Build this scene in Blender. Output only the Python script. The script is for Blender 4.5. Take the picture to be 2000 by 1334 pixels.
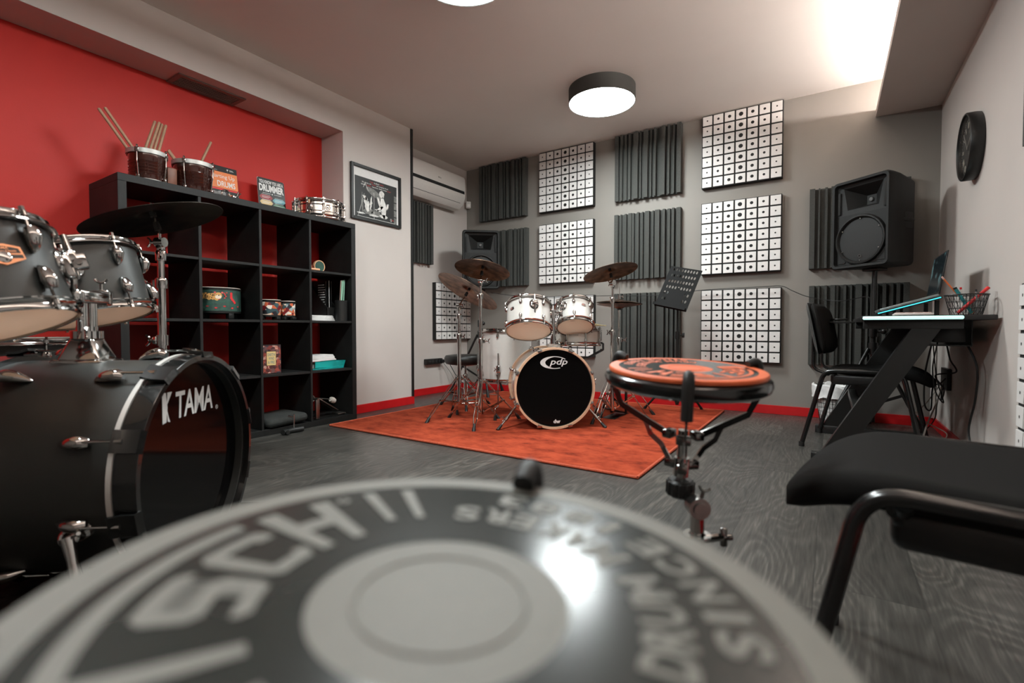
import bpy, bmesh, math, random
from mathutils import Vector, Matrix
random.seed(7)
V = Vector
PI = math.pi
for o in list(bpy.data.objects): bpy.data.objects.remove(o)
SC = bpy.context.scene
COL = SC.collection

# ------------------------------------------------------------------ camera
H = 0.6856
YAW, PIT = 0.5775148, 0.0269776
cam_d = bpy.data.cameras.new('camera'); cam = bpy.data.objects.new('camera', cam_d); COL.objects.link(cam)
cam.location = (0, 0, H); cam.rotation_euler = (PI/2 - PIT, 0, YAW)
cam_d.sensor_width = 36; cam_d.lens = 953.65/2000*36
cam_d.clip_start = 0.02
cam_d.dof.use_dof = True; cam_d.dof.focus_distance = 3.1; cam_d.dof.aperture_fstop = 3.0
SC.camera = cam
SC.cycles.use_denoising = True
SC.cycles.max_bounces = 10
SC.cycles.diffuse_bounces = 5
SC.cycles.glossy_bounces = 5
SC.cycles.sample_clamp_indirect = 6
SC.cycles.caustics_reflective = False
SC.cycles.caustics_refractive = False

# ------------------------------------------------------------------ world, exposure
w = bpy.data.worlds.new('world'); SC.world = w; w.use_nodes = True
w.node_tree.nodes['Background'].inputs[0].default_value = (0.9, 0.95, 1, 1)
w.node_tree.nodes['Background'].inputs[1].default_value = 0.0
SC.view_settings.view_transform = 'Standard'; SC.view_settings.look = 'None'
SC.view_settings.exposure = 0.0; SC.view_settings.gamma = 1.0; SC.view_settings.use_curve_mapping = False
LAMP_STRENGTH = 100.0
COVE_STRENGTH = 145.0

# camera-independent room directions used for measuring
RR = V((0.83782, 0.54595, 0)); WW = V((-0.54595, 0.83782, 0))
def at(px, py, D):
    """world point at depth D (m) along the viewing direction, measured from the photograph"""
    f = 953.65; cp, sp = math.cos(PIT), math.sin(PIT)
    fw = WW*cp - V((0,0,1))*sp; up = V((0,0,1))*cp + WW*sp
    return V((0,0,H)) + (fw + RR*((px-1000)/f) + up*((667-py)/f))*D
def flo(px, py, z=0.0):
    d = at(px, py, 1) - V((0,0,H)); t = (z-H)/d.z
    return V((0,0,H)) + d*t
def aty(px, py, Y):
    d = at(px, py, 1) - V((0,0,H)); return V((0,0,H)) + d*(Y/d.y)
def atx(px, py, X):
    d = at(px, py, 1) - V((0,0,H)); return V((0,0,H)) + d*(X/d.x)

# ------------------------------------------------------------------ materials
def lin(c):
    return tuple(((v/255)/12.92 if v/255 <= 0.04045 else (((v/255)+0.055)/1.055)**2.4) for v in c)
MATS = {}
def mat(name, rgb, rough=0.5, metal=0.0, noise=0.0, nscale=40, bump=0.0, bscale=200, coat=0.0, emit=0.0, alpha=1.0, spec=0.5, stretch=None, trans=0.0, raw=False):
    if name in MATS: return MATS[name]
    m = bpy.data.materials.new(name); m.use_nodes = True; MATS[name] = m
    nt = m.node_tree; b = nt.nodes['Principled BSDF']
    c = rgb if raw else lin(rgb)
    b.inputs['Base Color'].default_value = (*c, 1)
    b.inputs['Roughness'].default_value = rough; b.inputs['Metallic'].default_value = metal
    b.inputs['Specular IOR Level'].default_value = spec
    b.inputs['Coat Weight'].default_value = coat
    b.inputs['Alpha'].default_value = alpha
    b.inputs['Transmission Weight'].default_value = trans
    if emit:
        b.inputs['Emission Color'].default_value = (*c, 1); b.inputs['Emission Strength'].default_value = emit
    if noise or bump:
        tc = nt.nodes.new('ShaderNodeTexCoord'); mp = nt.nodes.new('ShaderNodeMapping')
        nt.links.new(tc.outputs['Object'], mp.inputs[0])
        if stretch: mp.inputs['Scale'].default_value = stretch
    if noise:
        n = nt.nodes.new('ShaderNodeTexNoise'); n.inputs['Scale'].default_value = nscale; n.inputs['Detail'].default_value = 4
        nt.links.new(mp.outputs[0], n.inputs['Vector'])
        r = nt.nodes.new('ShaderNodeMapRange'); r.inputs[1].default_value = 0.3; r.inputs[2].default_value = 0.7
        r.inputs[3].default_value = 1-noise; r.inputs[4].default_value = 1+noise
        nt.links.new(n.outputs[0], r.inputs[0])
        mx = nt.nodes.new('ShaderNodeVectorMath'); mx.operation = 'SCALE'
        mx.inputs[0].default_value = c; nt.links.new(r.outputs[0], mx.inputs['Scale'])
        nt.links.new(mx.outputs[0], b.inputs['Base Color'])
    if bump:
        n2 = nt.nodes.new('ShaderNodeTexNoise'); n2.inputs['Scale'].default_value = bscale; n2.inputs['Detail'].default_value = 3
        nt.links.new(mp.outputs[0], n2.inputs['Vector'])
        bp = nt.nodes.new('ShaderNodeBump'); bp.inputs['Strength'].default_value = bump; bp.inputs['Distance'].default_value = 0.002
        nt.links.new(n2.outputs[0], bp.inputs['Height']); nt.links.new(bp.outputs[0], b.inputs['Normal'])
    return m

CHROME = mat('chrome', (196, 195, 193), 0.08, 1.0, noise=0.05, nscale=9)
DCHROME = mat('dark chrome', (120, 118, 116), 0.16, 1.0, noise=0.05, nscale=9)
STEEL = mat('brushed steel', (150, 148, 145), 0.3, 1.0, noise=0.08, nscale=30)
RUBBER = mat('black rubber', (22, 22, 21), 0.55, noise=0.2, nscale=30)
BLACKP = mat('black plastic', (20, 20, 19), 0.4, noise=0.1, nscale=50)
BLACKM = mat('black powder coated metal', (24, 24, 23), 0.35, bump=0.15, bscale=900)
CABLE = mat('cable rubber', (14, 14, 14), 0.5, noise=0.1)
WPAINT = mat('white wall paint', (196, 188, 182), 0.7, noise=0.02, nscale=3, bump=0.12, bscale=180)
CPAINT = mat('ceiling paint', (230, 223, 216), 0.75, noise=0.02, nscale=2, bump=0.1, bscale=160)
GPAINT = mat('dark grey wall paint', (134, 129, 123), 0.6, spec=0.3, noise=0.03, nscale=3, bump=0.15, bscale=160)
RPAINT = mat('red wall paint', (178, 34, 26), 0.5, spec=0.3, noise=0.03, nscale=3, bump=0.12, bscale=160)
BASER = mat('red baseboard', (190, 22, 26), 0.4, noise=0.05, nscale=20)
WHITEPL = mat('white plastic', (215, 210, 204), 0.35, noise=0.02)
BWOOD = mat('black wood veneer', (19, 19, 18), 0.6, spec=0.35, noise=0.35, nscale=14, stretch=(1, 12, 1), bump=0.1, bscale=90)
PAPER = mat('paper', (225, 223, 220), 0.7, noise=0.03, nscale=60)
WOODT = mat('drumstick hickory', (150, 116, 90), 0.5, noise=0.12, nscale=30)
WLACQ = mat('white drum lacquer', (214, 210, 204), 0.18, noise=0.02, coat=0.5)
KLACQ = mat('satin black drum shell', (40, 41, 39), 0.42, noise=0.08, nscale=300, bump=0.06, bscale=1200)
HEADC = mat('drum head film', (238, 216, 202), 0.28, noise=0.04, nscale=8)
def see_through(m, f=0.5):
    nt = m.node_tree; b = nt.nodes['Principled BSDF']; o = nt.nodes['Material Output']
    t = nt.nodes.new('ShaderNodeBsdfTranslucent'); t.inputs[0].default_value = b.inputs['Base Color'].default_value
    x = nt.nodes.new('ShaderNodeMixShader'); x.inputs[0].default_value = f
    nt.links.new(b.outputs[0], x.inputs[1]); nt.links.new(t.outputs[0], x.inputs[2]); nt.links.new(x.outputs[0], o.inputs[0]); return m
see_through(HEADC, 0.6)
HEADT = see_through(mat('coated drum head', (232, 226, 218), 0.6), 0.55)
SHELLIN = mat('pale maple shell inside', (222, 196, 164), 0.5, noise=0.06, nscale=20)
HEADK = mat('black drum head', (8, 8, 8), 0.09, noise=0.1, spec=0.25)
MAPLE = mat('maple hoop', (214, 176, 146), 0.35, noise=0.08, nscale=18)
BHOOP = mat('black lacquer hoop', (20, 21, 21), 0.2, noise=0.05, coat=0.4)
BRONZE = mat('aged bronze cymbal', (112, 88, 72), 0.34, 1.0, noise=0.25, nscale=14, stretch=(1, 1, 1), bump=0.2, bscale=60)
DBRONZE = mat('dark cymbal', (46, 43, 40), 0.42, 1.0, noise=0.2, nscale=10, bump=0.15, bscale=60)
FOAM = mat('charcoal acoustic foam', (66, 67, 64), 0.95, noise=0.25, nscale=220, bump=0.6, bscale=420)
TILE = mat('white diffuser tile', (226, 223, 220), 0.45, noise=0.02, nscale=40)
HOLE = mat('dark hole', (22, 22, 21), 0.8, noise=0.1)
BFABRIC = mat('black upholstery', (19, 18, 17), 0.9, spec=0.15, noise=0.15, nscale=500, bump=0.4, bscale=1500)
LAMPE = mat('lamp diffuser', (232, 240, 240), 0.5, emit=LAMP_STRENGTH)
LAMPB = mat('lamp black drum', (46, 47, 44), 0.6, noise=0.05)
COVE = mat('cove led', (255, 246, 240), 0.5, emit=COVE_STRENGTH)
DESKLED = mat('desk led', (190, 240, 230), 0.5, emit=1.0)
CYANLED = mat('cyan led', (60, 190, 200), 0.5, emit=1.6)
GPAD = mat('grey pad rubber', (112, 111, 105), 0.5, spec=0.25, noise=0.03, nscale=80, bump=0.1, bscale=500)
OPAD = mat('orange pad rubber', (208, 98, 56), 0.45, spec=0.35, noise=0.03, nscale=80, bump=0.1, bscale=500)
PADINK = mat('dark pad print', (44, 47, 45), 0.2, spec=0.3, noise=0.12, nscale=20)
TEXTW = mat('printed white', (220, 220, 218), 0.5, noise=0.02)

# ------------------------------------------------------------------ mesh collector
def rotm(d, up=V((0,0,1))):
    """matrix whose z axis is d"""
    z = V(d).normalized(); u = V(up)
    if abs(z.dot(u)) > 0.999*u.length: u = V((0,1,0))
    x = u.cross(z).normalized(); y = z.cross(x)
    return Matrix((x, y, z)).transposed()
def frame(origin, z, ytoward=V((0,0,1))):
    """4x4 with z axis given and y axis as near to YTOWARD as it can be"""
    z = V(z).normalized(); y = V(ytoward); y = (y - z*y.dot(z)).normalized(); x = y.cross(z)
    m = Matrix((x, y, z)).transposed().to_4x4(); m.translation = V(origin); return m
def rz(a): return Matrix.Rotation(a, 4, 'Z')
def T(x, y=0, z=0): return Matrix.Translation(V((x, y, z)) if not isinstance(x, Vector) else x)

class M:
    def __init__(s, mats=None):
        s.bm = bmesh.new(); s.mats = mats or []; s.i = 0
    def use(s, m):
        if m not in s.mats: s.mats.append(m)
        s.i = s.mats.index(m); return s
    def _add(s, vs, fs, mx=None):
        bv = [s.bm.verts.new((mx @ V(v)) if mx is not None else V(v)) for v in vs]
        out = []
        for f in fs:
            try:
                fc = s.bm.faces.new([bv[k] for k in f]); fc.material_index = s.i; out.append(fc)
            except ValueError: pass
        return bv, out
    def box(s, c, size, mx=None, bev=0.0, seg=2, taper=None):
        x, y, z = [k/2 for k in size]; tx, ty = taper or (1, 1)
        vs = [(-x,-y,-z),(x,-y,-z),(x,y,-z),(-x,y,-z),(-x*tx,-y*ty,z),(x*tx,-y*ty,z),(x*tx,y*ty,z),(-x*tx,y*ty,z)]
        m4 = T(V(c)) if mx is None else (mx @ T(V(c)))
        bv, fs = s._add(vs, [(3,2,1,0),(4,5,6,7),(0,1,5,4),(1,2,6,5),(2,3,7,6),(3,0,4,7)], m4)
        if bev:
            es = list({e for f in fs for e in f.edges})
            r = bmesh.ops.bevel(s.bm, geom=es, offset=bev, segments=seg, affect='EDGES', profile=0.5, clamp_overlap=True)
            for f in r['faces']: f.material_index = s.i
        return s
    def box2(s, a, b, mx=None, bev=0.0, seg=2):
        a, b = V(a), V(b)
        return s.box((a+b)/2, [abs(k) for k in (b-a)], mx, bev, seg)
    def lathe(s, prof, seg=32, mx=None, close=False, a0=0, a1=2*PI):
        full = abs(a1-a0-2*PI) < 1e-6; n = seg if full else seg+1; rings = []
        for r, z in prof:
            if r < 1e-6: rings.append([s.bm.verts.new((mx or Matrix()) @ V((0,0,z)))])
            else: rings.append([s.bm.verts.new((mx or Matrix()) @ V((r*math.cos(a0+(a1-a0)*k/seg), r*math.sin(a0+(a1-a0)*k/seg), z))) for k in range(n)])
        pairs = list(zip(rings, rings[1:])) + ([(rings[-1], rings[0])] if close else [])
        for A, B in pairs:
            for k in range(seg):
                k2 = (k+1) % n
                if len(A) == 1 and len(B) == 1: continue
                if len(A) == 1: f = [A[0], B[k2], B[k]]
                elif len(B) == 1: f = [A[k], A[k2], B[0]]
                else: f = [A[k], A[k2], B[k2], B[k]]
                try: fc = s.bm.faces.new(f); fc.material_index = s.i
                except ValueError: pass
        return s
    def cyl(s, p0, p1, r0, r1=None, seg=16, caps=True):
        p0, p1 = V(p0), V(p1); r1 = r0 if r1 is None else r1; L = (p1-p0).length
        if L < 1e-7: return s
        mx = rotm(p1-p0).to_4x4(); mx.translation = p0
        pr = ([(0,0)] if caps else []) + [(r0,0),(r1,L)] + ([(0,L)] if caps else [])
        return s.lathe(pr, seg, mx)
    def tube(s, pts, r, seg=10, smooth=0, flat=None, up=None, rad=None):
        pts = [V(p) for p in pts]
        if smooth: pts, rad = catmull(pts, smooth, rad)
        n = len(pts); tans = []
        for k in range(n):
            t = (pts[min(k+1,n-1)] - pts[max(k-1,0)]).normalized(); tans.append(t)
        u = V(up) if up else (V((0,0,1)) if abs(tans[0].z) < 0.9 else V((1,0,0)))
        x = (u - tans[0]*u.dot(tans[0])).normalized(); rings = []
        for k in range(n):
            if up: x = (u - tans[k]*u.dot(tans[k])).normalized()
            else: x = (x - tans[k]*x.dot(tans[k])).normalized()
            y = tans[k].cross(x); ring = []
            rr = rad[k] if rad else r
            for j in range(seg):
                a = 2*PI*j/seg
                if flat: cx, cy = box_point(a, flat[0], flat[1]); ring.append(s.bm.verts.new(pts[k] + x*cx + y*cy))
                else: ring.append(s.bm.verts.new(pts[k] + x*math.cos(a)*rr + y*math.sin(a)*rr))
            rings.append(ring)
        for A, B in zip(rings, rings[1:]):
            for j in range(seg):
                fc = s.bm.faces.new([A[j], A[(j+1)%seg], B[(j+1)%seg], B[j]]); fc.material_index = s.i
        for ring, rv in ((rings[0], True), (rings[-1], False)):
            fc = s.bm.faces.new(list(reversed(ring)) if rv else ring); fc.material_index = s.i
        return s
    def bar(s, pts, w, t, up):
        """flat strip of width w, thickness t through pts"""
        return s.tube(pts, 0, seg=4, flat=(t/2, w/2), up=up)
    def prism(s, poly, d, mx=None, z0=0.0):
        n = len(poly)
        vs = [(x, y, z0) for x, y in poly] + [(x, y, z0+d) for x, y in poly]
        fs = [tuple(reversed(range(n))), tuple(range(n, 2*n))] + [(k, (k+1)%n, n+(k+1)%n, n+k) for k in range(n)]
        s._add(vs, fs, mx); return s
    def torus(s, R, r, mx=None, seg=32, sub=8, a0=0, a1=2*PI):
        prof = [(R + r*math.cos(2*PI*k/sub), r*math.sin(2*PI*k/sub)) for k in range(sub)]
        return s.lathe(prof, seg, mx, close=True, a0=a0, a1=a1)
    def sphere(s, c, r, seg=16, sc=(1,1,1), mx=None):
        pr = [(r*math.sin(PI*k/(seg//2)), -r*math.cos(PI*k/(seg//2))) for k in range(seg//2+1)]
        m4 = (mx or Matrix()) @ T(V(c)) @ Matrix.Diagonal((*sc, 1))
        return s.lathe(pr, seg, m4)
    def mesh(s, me, mx=None):
        """append a bpy mesh"""
        vs = [v.co.copy() for v in me.vertices]; fs = [tuple(p.vertices) for p in me.polygons]
        s._add(vs, fs, mx); return s
    def build(s, name, m=None, parent=None, inv=None, angle=38):
        me = bpy.data.meshes.new(name)
        bmesh.ops.recalc_face_normals(s.bm, faces=s.bm.faces)
        s.bm.to_mesh(me); s.bm.free()
        for k in (s.mats or [m]): me.materials.append(k)
        if inv is not None: me.transform(inv)
        me.polygons.foreach_set('use_smooth', [True]*len(me.polygons))
        me.set_sharp_from_angle(angle=math.radians(angle))
        o = bpy.data.objects.new(name, me); COL.objects.link(o)
        if parent is not None: o.parent = parent
        return o
def box_point(a, hx, hy):
    k = int(round(a/(PI/2)-0.0)) % 4
    return [(hx, hy), (-hx, hy), (-hx, -hy), (hx, -hy)][k]
def catmull(P, n, rad=None):
    out, ro = [], []
    for i in range(len(P)-1):
        p0 = P[max(i-1,0)]; p1 = P[i]; p2 = P[i+1]; p3 = P[min(i+2,len(P)-1)]
        for k in range(n):
            t = k/n
            out.append(0.5*((2*p1)+(p2-p0)*t+(2*p0-5*p1+4*p2-p3)*t*t+(-p0+3*p1-3*p2+p3)*t**3))
            if rad: ro.append(rad[i]*(1-t)+rad[i+1]*t)
    out.append(P[-1]); 
    if rad: ro.append(rad[-1])
    return out, (ro if rad else None)
def bend(P, r, n=6):
    """polyline with rounded corners"""
    P = [V(p) for p in P]; out = [P[0]]
    for i in range(1, len(P)-1):
        a, b, c = P[i-1], P[i], P[i+1]; u = (a-b); v = (c-b); q = min(r, u.length*0.45, v.length*0.45)
        s0 = b + u.normalized()*q; s1 = b + v.normalized()*q
        for k in range(n+1):
            t = k/n; out.append(s0*(1-t)**2 + b*2*t*(1-t) + s1*t*t)
    out.append(P[-1]); return out

class Thing:
    def __init__(s, name, label, cat, mx, group=None):
        if not isinstance(mx, Matrix): mx = T(V(mx))
        o = bpy.data.objects.new(name, None); COL.objects.link(o); o.empty_display_size = 0.05
        o.matrix_world = mx; s.o = o; s.mx = mx.copy(); s.inv = mx.inverted()
        o['label'] = label; o['category'] = cat
        if group: o['group'] = group
    def part(s, name, m, mt=None, world=False, parent=None, label=None, angle=38):
        o = m.build(name, mt, parent or s.o, s.inv if world else None, angle)
        if label: o['label'] = label
        return o
def solo(name, label, cat, m, mt=None, group=None, kind=None, angle=38):
    """a thing that is one mesh: origin at the centre of its foot"""
    xs = [v.co for v in m.bm.verts]
    c = V(((min(v.x for v in xs)+max(v.x for v in xs))/2, (min(v.y for v in xs)+max(v.y for v in xs))/2, min(v.z for v in xs)))
    o = m.build(name, mt, None, T(-c), angle); o.location = c
    if label: o['label'] = label
    if cat: o['category'] = cat
    if group: o['group'] = group
    if kind: o['kind'] = kind
    return o
def struct(name, m, mt=None):
    return solo(name, None, None, m, mt, kind='structure')

_TX = {}
def text_mesh(s, bold=0.0, shear=0.0, ext=0.0, space=1.0):
    key = (s, bold, shear, ext, space)
    if key in _TX: return _TX[key]
    c = bpy.data.curves.new('lettering', 'FONT'); c.body = s; c.size = 1; c.offset = bold; c.shear = shear; c.extrude = ext; c.space_character = space
    c.align_x = 'CENTER'; c.align_y = 'CENTER'; c.resolution_u = 3
    o = bpy.data.objects.new('lettering', c); COL.objects.link(o)
    dg = bpy.context.evaluated_depsgraph_get(); me = bpy.data.meshes.new_from_object(o.evaluated_get(dg))
    bpy.data.objects.remove(o); bpy.data.curves.remove(c)
    _TX[key] = me; return me
def put_text(m, s, w, h, mx, bold=0.0, shear=0.0, space=1.0):
    """add lettering to collector m, scaled to width w and height h (either may be None), centred at mx"""
    me = text_mesh(s, bold, shear, 0.0, space)
    xs = [v.co.x for v in me.vertices]; ys = [v.co.y for v in me.vertices]
    if not xs: return
    W0, H0 = max(xs)-min(xs), max(ys)-min(ys); cx, cy = (max(xs)+min(xs))/2, (max(ys)+min(ys))/2
    sx = w/W0 if w else h/H0; sy = h/H0 if h else sx
    m.mesh(me, mx @ Matrix.Diagonal((sx, sy, 1, 1)) @ T(-cx, -cy, 0))

# ================================================================== THE ROOM
XL, XR, YB, YF, ZC = -3.49, 0.615, 4.412, -2.3, 2.47
def floor_mat():
    m = bpy.data.materials.new('dark oak laminate'); m.use_nodes = True; nt = m.node_tree; N = nt.nodes; L = nt.links
    b = N['Principled BSDF']
    def math_(op, a, bb=None):
        n = N.new('ShaderNodeMath'); n.operation = op
        for k, v in enumerate((a, bb)):
            if v is None: continue
            if isinstance(v, (int, float)): n.inputs[k].default_value = v
            else: L.new(v, n.inputs[k])
        return n.outputs[0]
    tc = N.new('ShaderNodeTexCoord'); sx = N.new('ShaderNodeSeparateXYZ'); L.new(tc.outputs['Object'], sx.inputs[0])
    X, Y = sx.outputs[0], sx.outputs[1]
    u = math_('DIVIDE', X, 0.235); iu = math_('FLOOR', u); fu = math_('FRACT', u)
    wn = N.new('ShaderNodeTexWhiteNoise'); wn.noise_dimensions = '1D'; L.new(iu, wn.inputs['W'])
    v = math_('ADD', math_('DIVIDE', Y, 1.25), math_('MULTIPLY', wn.outputs['Value'], 5.0)); iv = math_('FLOOR', v); fv = math_('FRACT', v)
    cell = N.new('ShaderNodeCombineXYZ'); L.new(iu, cell.inputs[0]); L.new(iv, cell.inputs[1])
    wn2 = N.new('ShaderNodeTexWhiteNoise'); wn2.noise_dimensions = '3D'; L.new(cell.outputs[0], wn2.inputs['Vector'])
    pc = N.new('ShaderNodeCombineXYZ'); L.new(X, pc.inputs[0]); L.new(math_('MULTIPLY', Y, 0.3), pc.inputs[1]); L.new(math_('MULTIPLY', wn2.outputs['Value'], 37.0), pc.inputs[2])
    n1 = N.new('ShaderNodeTexNoise'); n1.inputs['Scale'].default_value = 4.2; n1.inputs['Detail'].default_value = 1.5; n1.inputs['Roughness'].default_value = 0.45; n1.inputs['Distortion'].default_value = 0.5
    L.new(pc.outputs[0], n1.inputs['Vector'])
    rings = math_('SINE', math_('MULTIPLY', n1.outputs[0], 130.0)); rings = math_('MAXIMUM', rings, -0.4); rings = math_('MULTIPLY', rings, 1.5)
    pf = N.new('ShaderNodeCombineXYZ'); L.new(X, pf.inputs[0]); L.new(math_('MULTIPLY', Y, 0.06), pf.inputs[1]); L.new(math_('MULTIPLY', wn2.outputs['Value'], 11.0), pf.inputs[2])
    n2 = N.new('ShaderNodeTexNoise'); n2.inputs['Scale'].default_value = 150; n2.inputs['Detail'].default_value = 4; L.new(pf.outputs[0], n2.inputs['Vector'])
    n3 = N.new('ShaderNodeTexNoise'); n3.inputs['Scale'].default_value = 3; n3.inputs['Detail'].default_value = 3; L.new(pc.outputs[0], n3.inputs['Vector'])
    g = math_('ADD', math_('MULTIPLY', math_('MULTIPLY', math_('ADD', rings, 0.5), n3.outputs[0]), 0.11), math_('MULTIPLY', n2.outputs[0], 0.6))
    g = math_('ADD', g, math_('MULTIPLY', n3.outputs[0], 0.35))
    g = math_('ADD', g, math_('MULTIPLY', wn2.outputs['Value'], 0.12))
    cr = N.new('ShaderNodeValToRGB'); L.new(math_('SUBTRACT', g, 0.15), cr.inputs[0])
    cr.color_ramp.elements[0].position = 0.18; cr.color_ramp.elements[0].color = (*lin((32, 32, 30)), 1)
    cr.color_ramp.elements[1].position = 0.85; cr.color_ramp.elements[1].color = (*lin((118, 114, 107)), 1)
    e = cr.color_ramp.elements.new(0.5); e.color = (*lin((68, 66, 62)), 1)
    seam = math_('MINIMUM', math_('MINIMUM', fu, math_('SUBTRACT', 1.0, fu)), math_('MULTIPLY', math_('MINIMUM', fv, math_('SUBTRACT', 1.0, fv)), 5.0))
    sm = N.new('ShaderNodeMapRange'); sm.inputs[1].default_value = 0.0; sm.inputs[2].default_value = 0.012; sm.inputs[3].default_value = 0.55; sm.inputs[4].default_value = 1; L.new(seam, sm.inputs[0])
    mx = N.new('ShaderNodeVectorMath'); mx.operation = 'SCALE'; L.new(cr.outputs[0], mx.inputs[0]); L.new(sm.outputs[0], mx.inputs['Scale'])
    L.new(mx.outputs[0], b.inputs['Base Color'])
    rr = N.new('ShaderNodeMapRange'); rr.inputs[3].default_value = 0.46; rr.inputs[4].default_value = 0.30; L.new(g, rr.inputs[0]); L.new(rr.outputs[0], b.inputs['Roughness'])
    bp = N.new('ShaderNodeBump'); bp.inputs['Strength'].default_value = 0.25; bp.inputs['Distance'].default_value = 0.001
    L.new(math_('ADD', g, math_('MULTIPLY', sm.outputs[0], 1.5)), bp.inputs['Height']); L.new(bp.outputs[0], b.inputs['Normal'])
    return m
FLOORM = floor_mat()
PX = -3.172   # face of the white pillar
ZS = 2.205    # underside of the two dropped ceilings
struct('floor', M().box2((XL-0.15, YF-0.15, -0.1), (XR+0.15, YB+0.15, 0)), FLOORM)
struct('ceiling', M().box2((XL-0.15, YF-0.15, ZC), (XR+0.15, YB+0.15, ZC+0.1)), CPAINT)
struct('wall_back', M().box2((XL-0.1, YB, 0), (XR+0.1, YB+0.1, ZC)), GPAINT)
struct('wall_front', M().box2((XL-0.1, YF-0.1, 0), (XR+0.1, YF, ZC)), GPAINT)
struct('wall_right', M().box2((XR, YF, 0), (XR+0.1, YB, ZC)), WPAINT)
struct('wall_left', M().box2((XL-0.1, 2.6, 0), (XL, YB, ZC)), WPAINT)
struct('wall_left_red', M().box2((XL-0.1, YF, 0), (-3.434, 2.478, ZC)), RPAINT)
struct('wall_left_pillar', M().box2((XL-0.1, 2.478, 0), (PX, 3.2, ZC)), WPAINT)
struct('ceiling_left', M().box2((-3.434, YF, ZS), (PX, 2.478, ZC)), WPAINT)
m = M().box2((0.252, YF, ZS), (XR, YB, ZS+0.018)); m.box2((0.252, YF, ZS+0.018), (0.262, YB, ZS+0.05))
struct('ceiling_right', m, WPAINT)
struct('trim_1', M().box2((PX-0.004, 3.2, 0.065), (PX+0.012, 3.222, ZC-0.004)), BLACKP)
struct('baseboard_back', M().box2((XL, YB-0.012, 0), (XR, YB, 0.07), bev=0.002, seg=1), BASER)
struct('baseboard_left', M().box2((XL, 3.2, 0), (XL+0.012, YB-0.012, 0.07), bev=0.002, seg=1), BASER)
struct('baseboard_pillar', M().box2((PX, 2.478, 0), (PX+0.012, 3.225, 0.07), bev=0.002, seg=1), BASER)
struct('baseboard_right', M().box2((XR-0.012, YF, 0), (XR, YB-0.012, 0.07), bev=0.002, seg=1), BASER)
# white cable trunking up the far right corner
struct('trim_2', M().box2((XR-0.03, YB-0.045, 0.07), (XR-0.006, YB-0.014, 0.98), bev=0.002), WHITEPL)
m = M().box2((0.50, YF+0.05, ZS+0.018), (0.514, YB-0.05, ZS+0.0435))
solo('led_strip', 'warm white led strip hidden on top of the dropped ceiling along the clock wall', 'light strip', m, COVE)

# ------------------------------------------------------------------ ceiling lamps
def lamp(x, y, label):
    t = Thing('ceiling_lamp', label, 'ceiling light', (x, y, ZC), 'round ceiling lamps')
    m = M(); m.lathe([(0.0, 0), (0.245, 0), (0.245, -0.106), (0.2425, -0.108), (0.24, -0.106), (0.24, -0.09), (0, -0.09)], 64)
    t.part('lamp_housing', m, LAMPB)
    m = M(); m.lathe([(0.2395, -0.092), (0.2395, -0.103), (0.233, -0.107), (0, -0.108)], 64)
    t.part('diffuser', m, LAMPE, label='glowing white diffuser disc')
lamp(-1.453, 3.455, 'round black drum ceiling lamp above the white drum kit')
lamp(-1.48, 1.84, 'round ceiling lamp cut off by the top edge of the photo')
lamp(-1.48, 0.22, 'round ceiling lamp above the black drum kit, outside the photo')

# ------------------------------------------------------------------ air vent in the left dropped ceiling
t = Thing('air_vent', 'dark slotted air vent set under the dropped ceiling above the shelf', 'vent', (-3.352, 1.585, ZS))
m = M()
for a, b in (((-0.088, -0.2, -0.008), (-0.06, 0.2, 0)), ((0.06, -0.2, -0.008), (0.088, 0.2, 0)), ((-0.06, -0.2, -0.008), (0.06, -0.172, 0)), ((-0.06, 0.172, -0.008), (0.06, 0.2, 0))):
    m.box2(a, b, bev=0.0015, seg=1)
t.part('vent_frame', m, mat('vent frame grey', (120, 105, 98), 0.5))
t.part('vent_backing', M().box2((-0.06, -0.172, -0.0015), (0.06, 0.172, -0.0005)), HOLE)
m = M()
for k in range(6): m.box((-0.05+0.02*k, 0, -0.004), (0.003, 0.344, 0.006), Matrix.Rotation(0, 4, 'Y'))
for k in range(24): m.box((0, -0.165+0.0143*k, -0.003), (0.12, 0.0015, 0.003))
t.part('vent_grille', m, mat('vent slat grey', (140, 128, 118), 0.5))

# ------------------------------------------------------------------ acoustic panels (z local: out of the wall, y up)
RIBS = [(24,46),(12,12),(13,52),(12,14),(16,40),(12,10),(14,56),(18,18),(28,60),(9,14),(9,44),(16,12),(26,58),(14,12),(8,46),(16,16),(12,58),(20,12),(14,44),(20,60),(14,12),(12,52),(20,18),(8,50),(14,12),(24,56)]
def foam_panel(mx, label, group, flip=False, w=0.6, h=0.6, z=0.001):
    rb = list(RIBS) if not flip else RIBS[::-1]
    s = sum(r[0] for r in rb); x = -w/2; m = M()
    m.box2((-w/2, -h/2, z), (w/2, h/2, z+0.02))
    for rw, rd in rb:
        ww = rw/s*w; d = 0.012+rd/1000*0.86
        m.box2((x+0.0006, -h/2+0.0005, z+0.0195), (x+ww-0.0006, h/2-0.0005, z+d)); x += ww
    o = m.build('foam_panel', FOAM); o.matrix_world = mx; o['label'] = label; o['category'] = 'acoustic panel'; o['group'] = group
    return o
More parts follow.
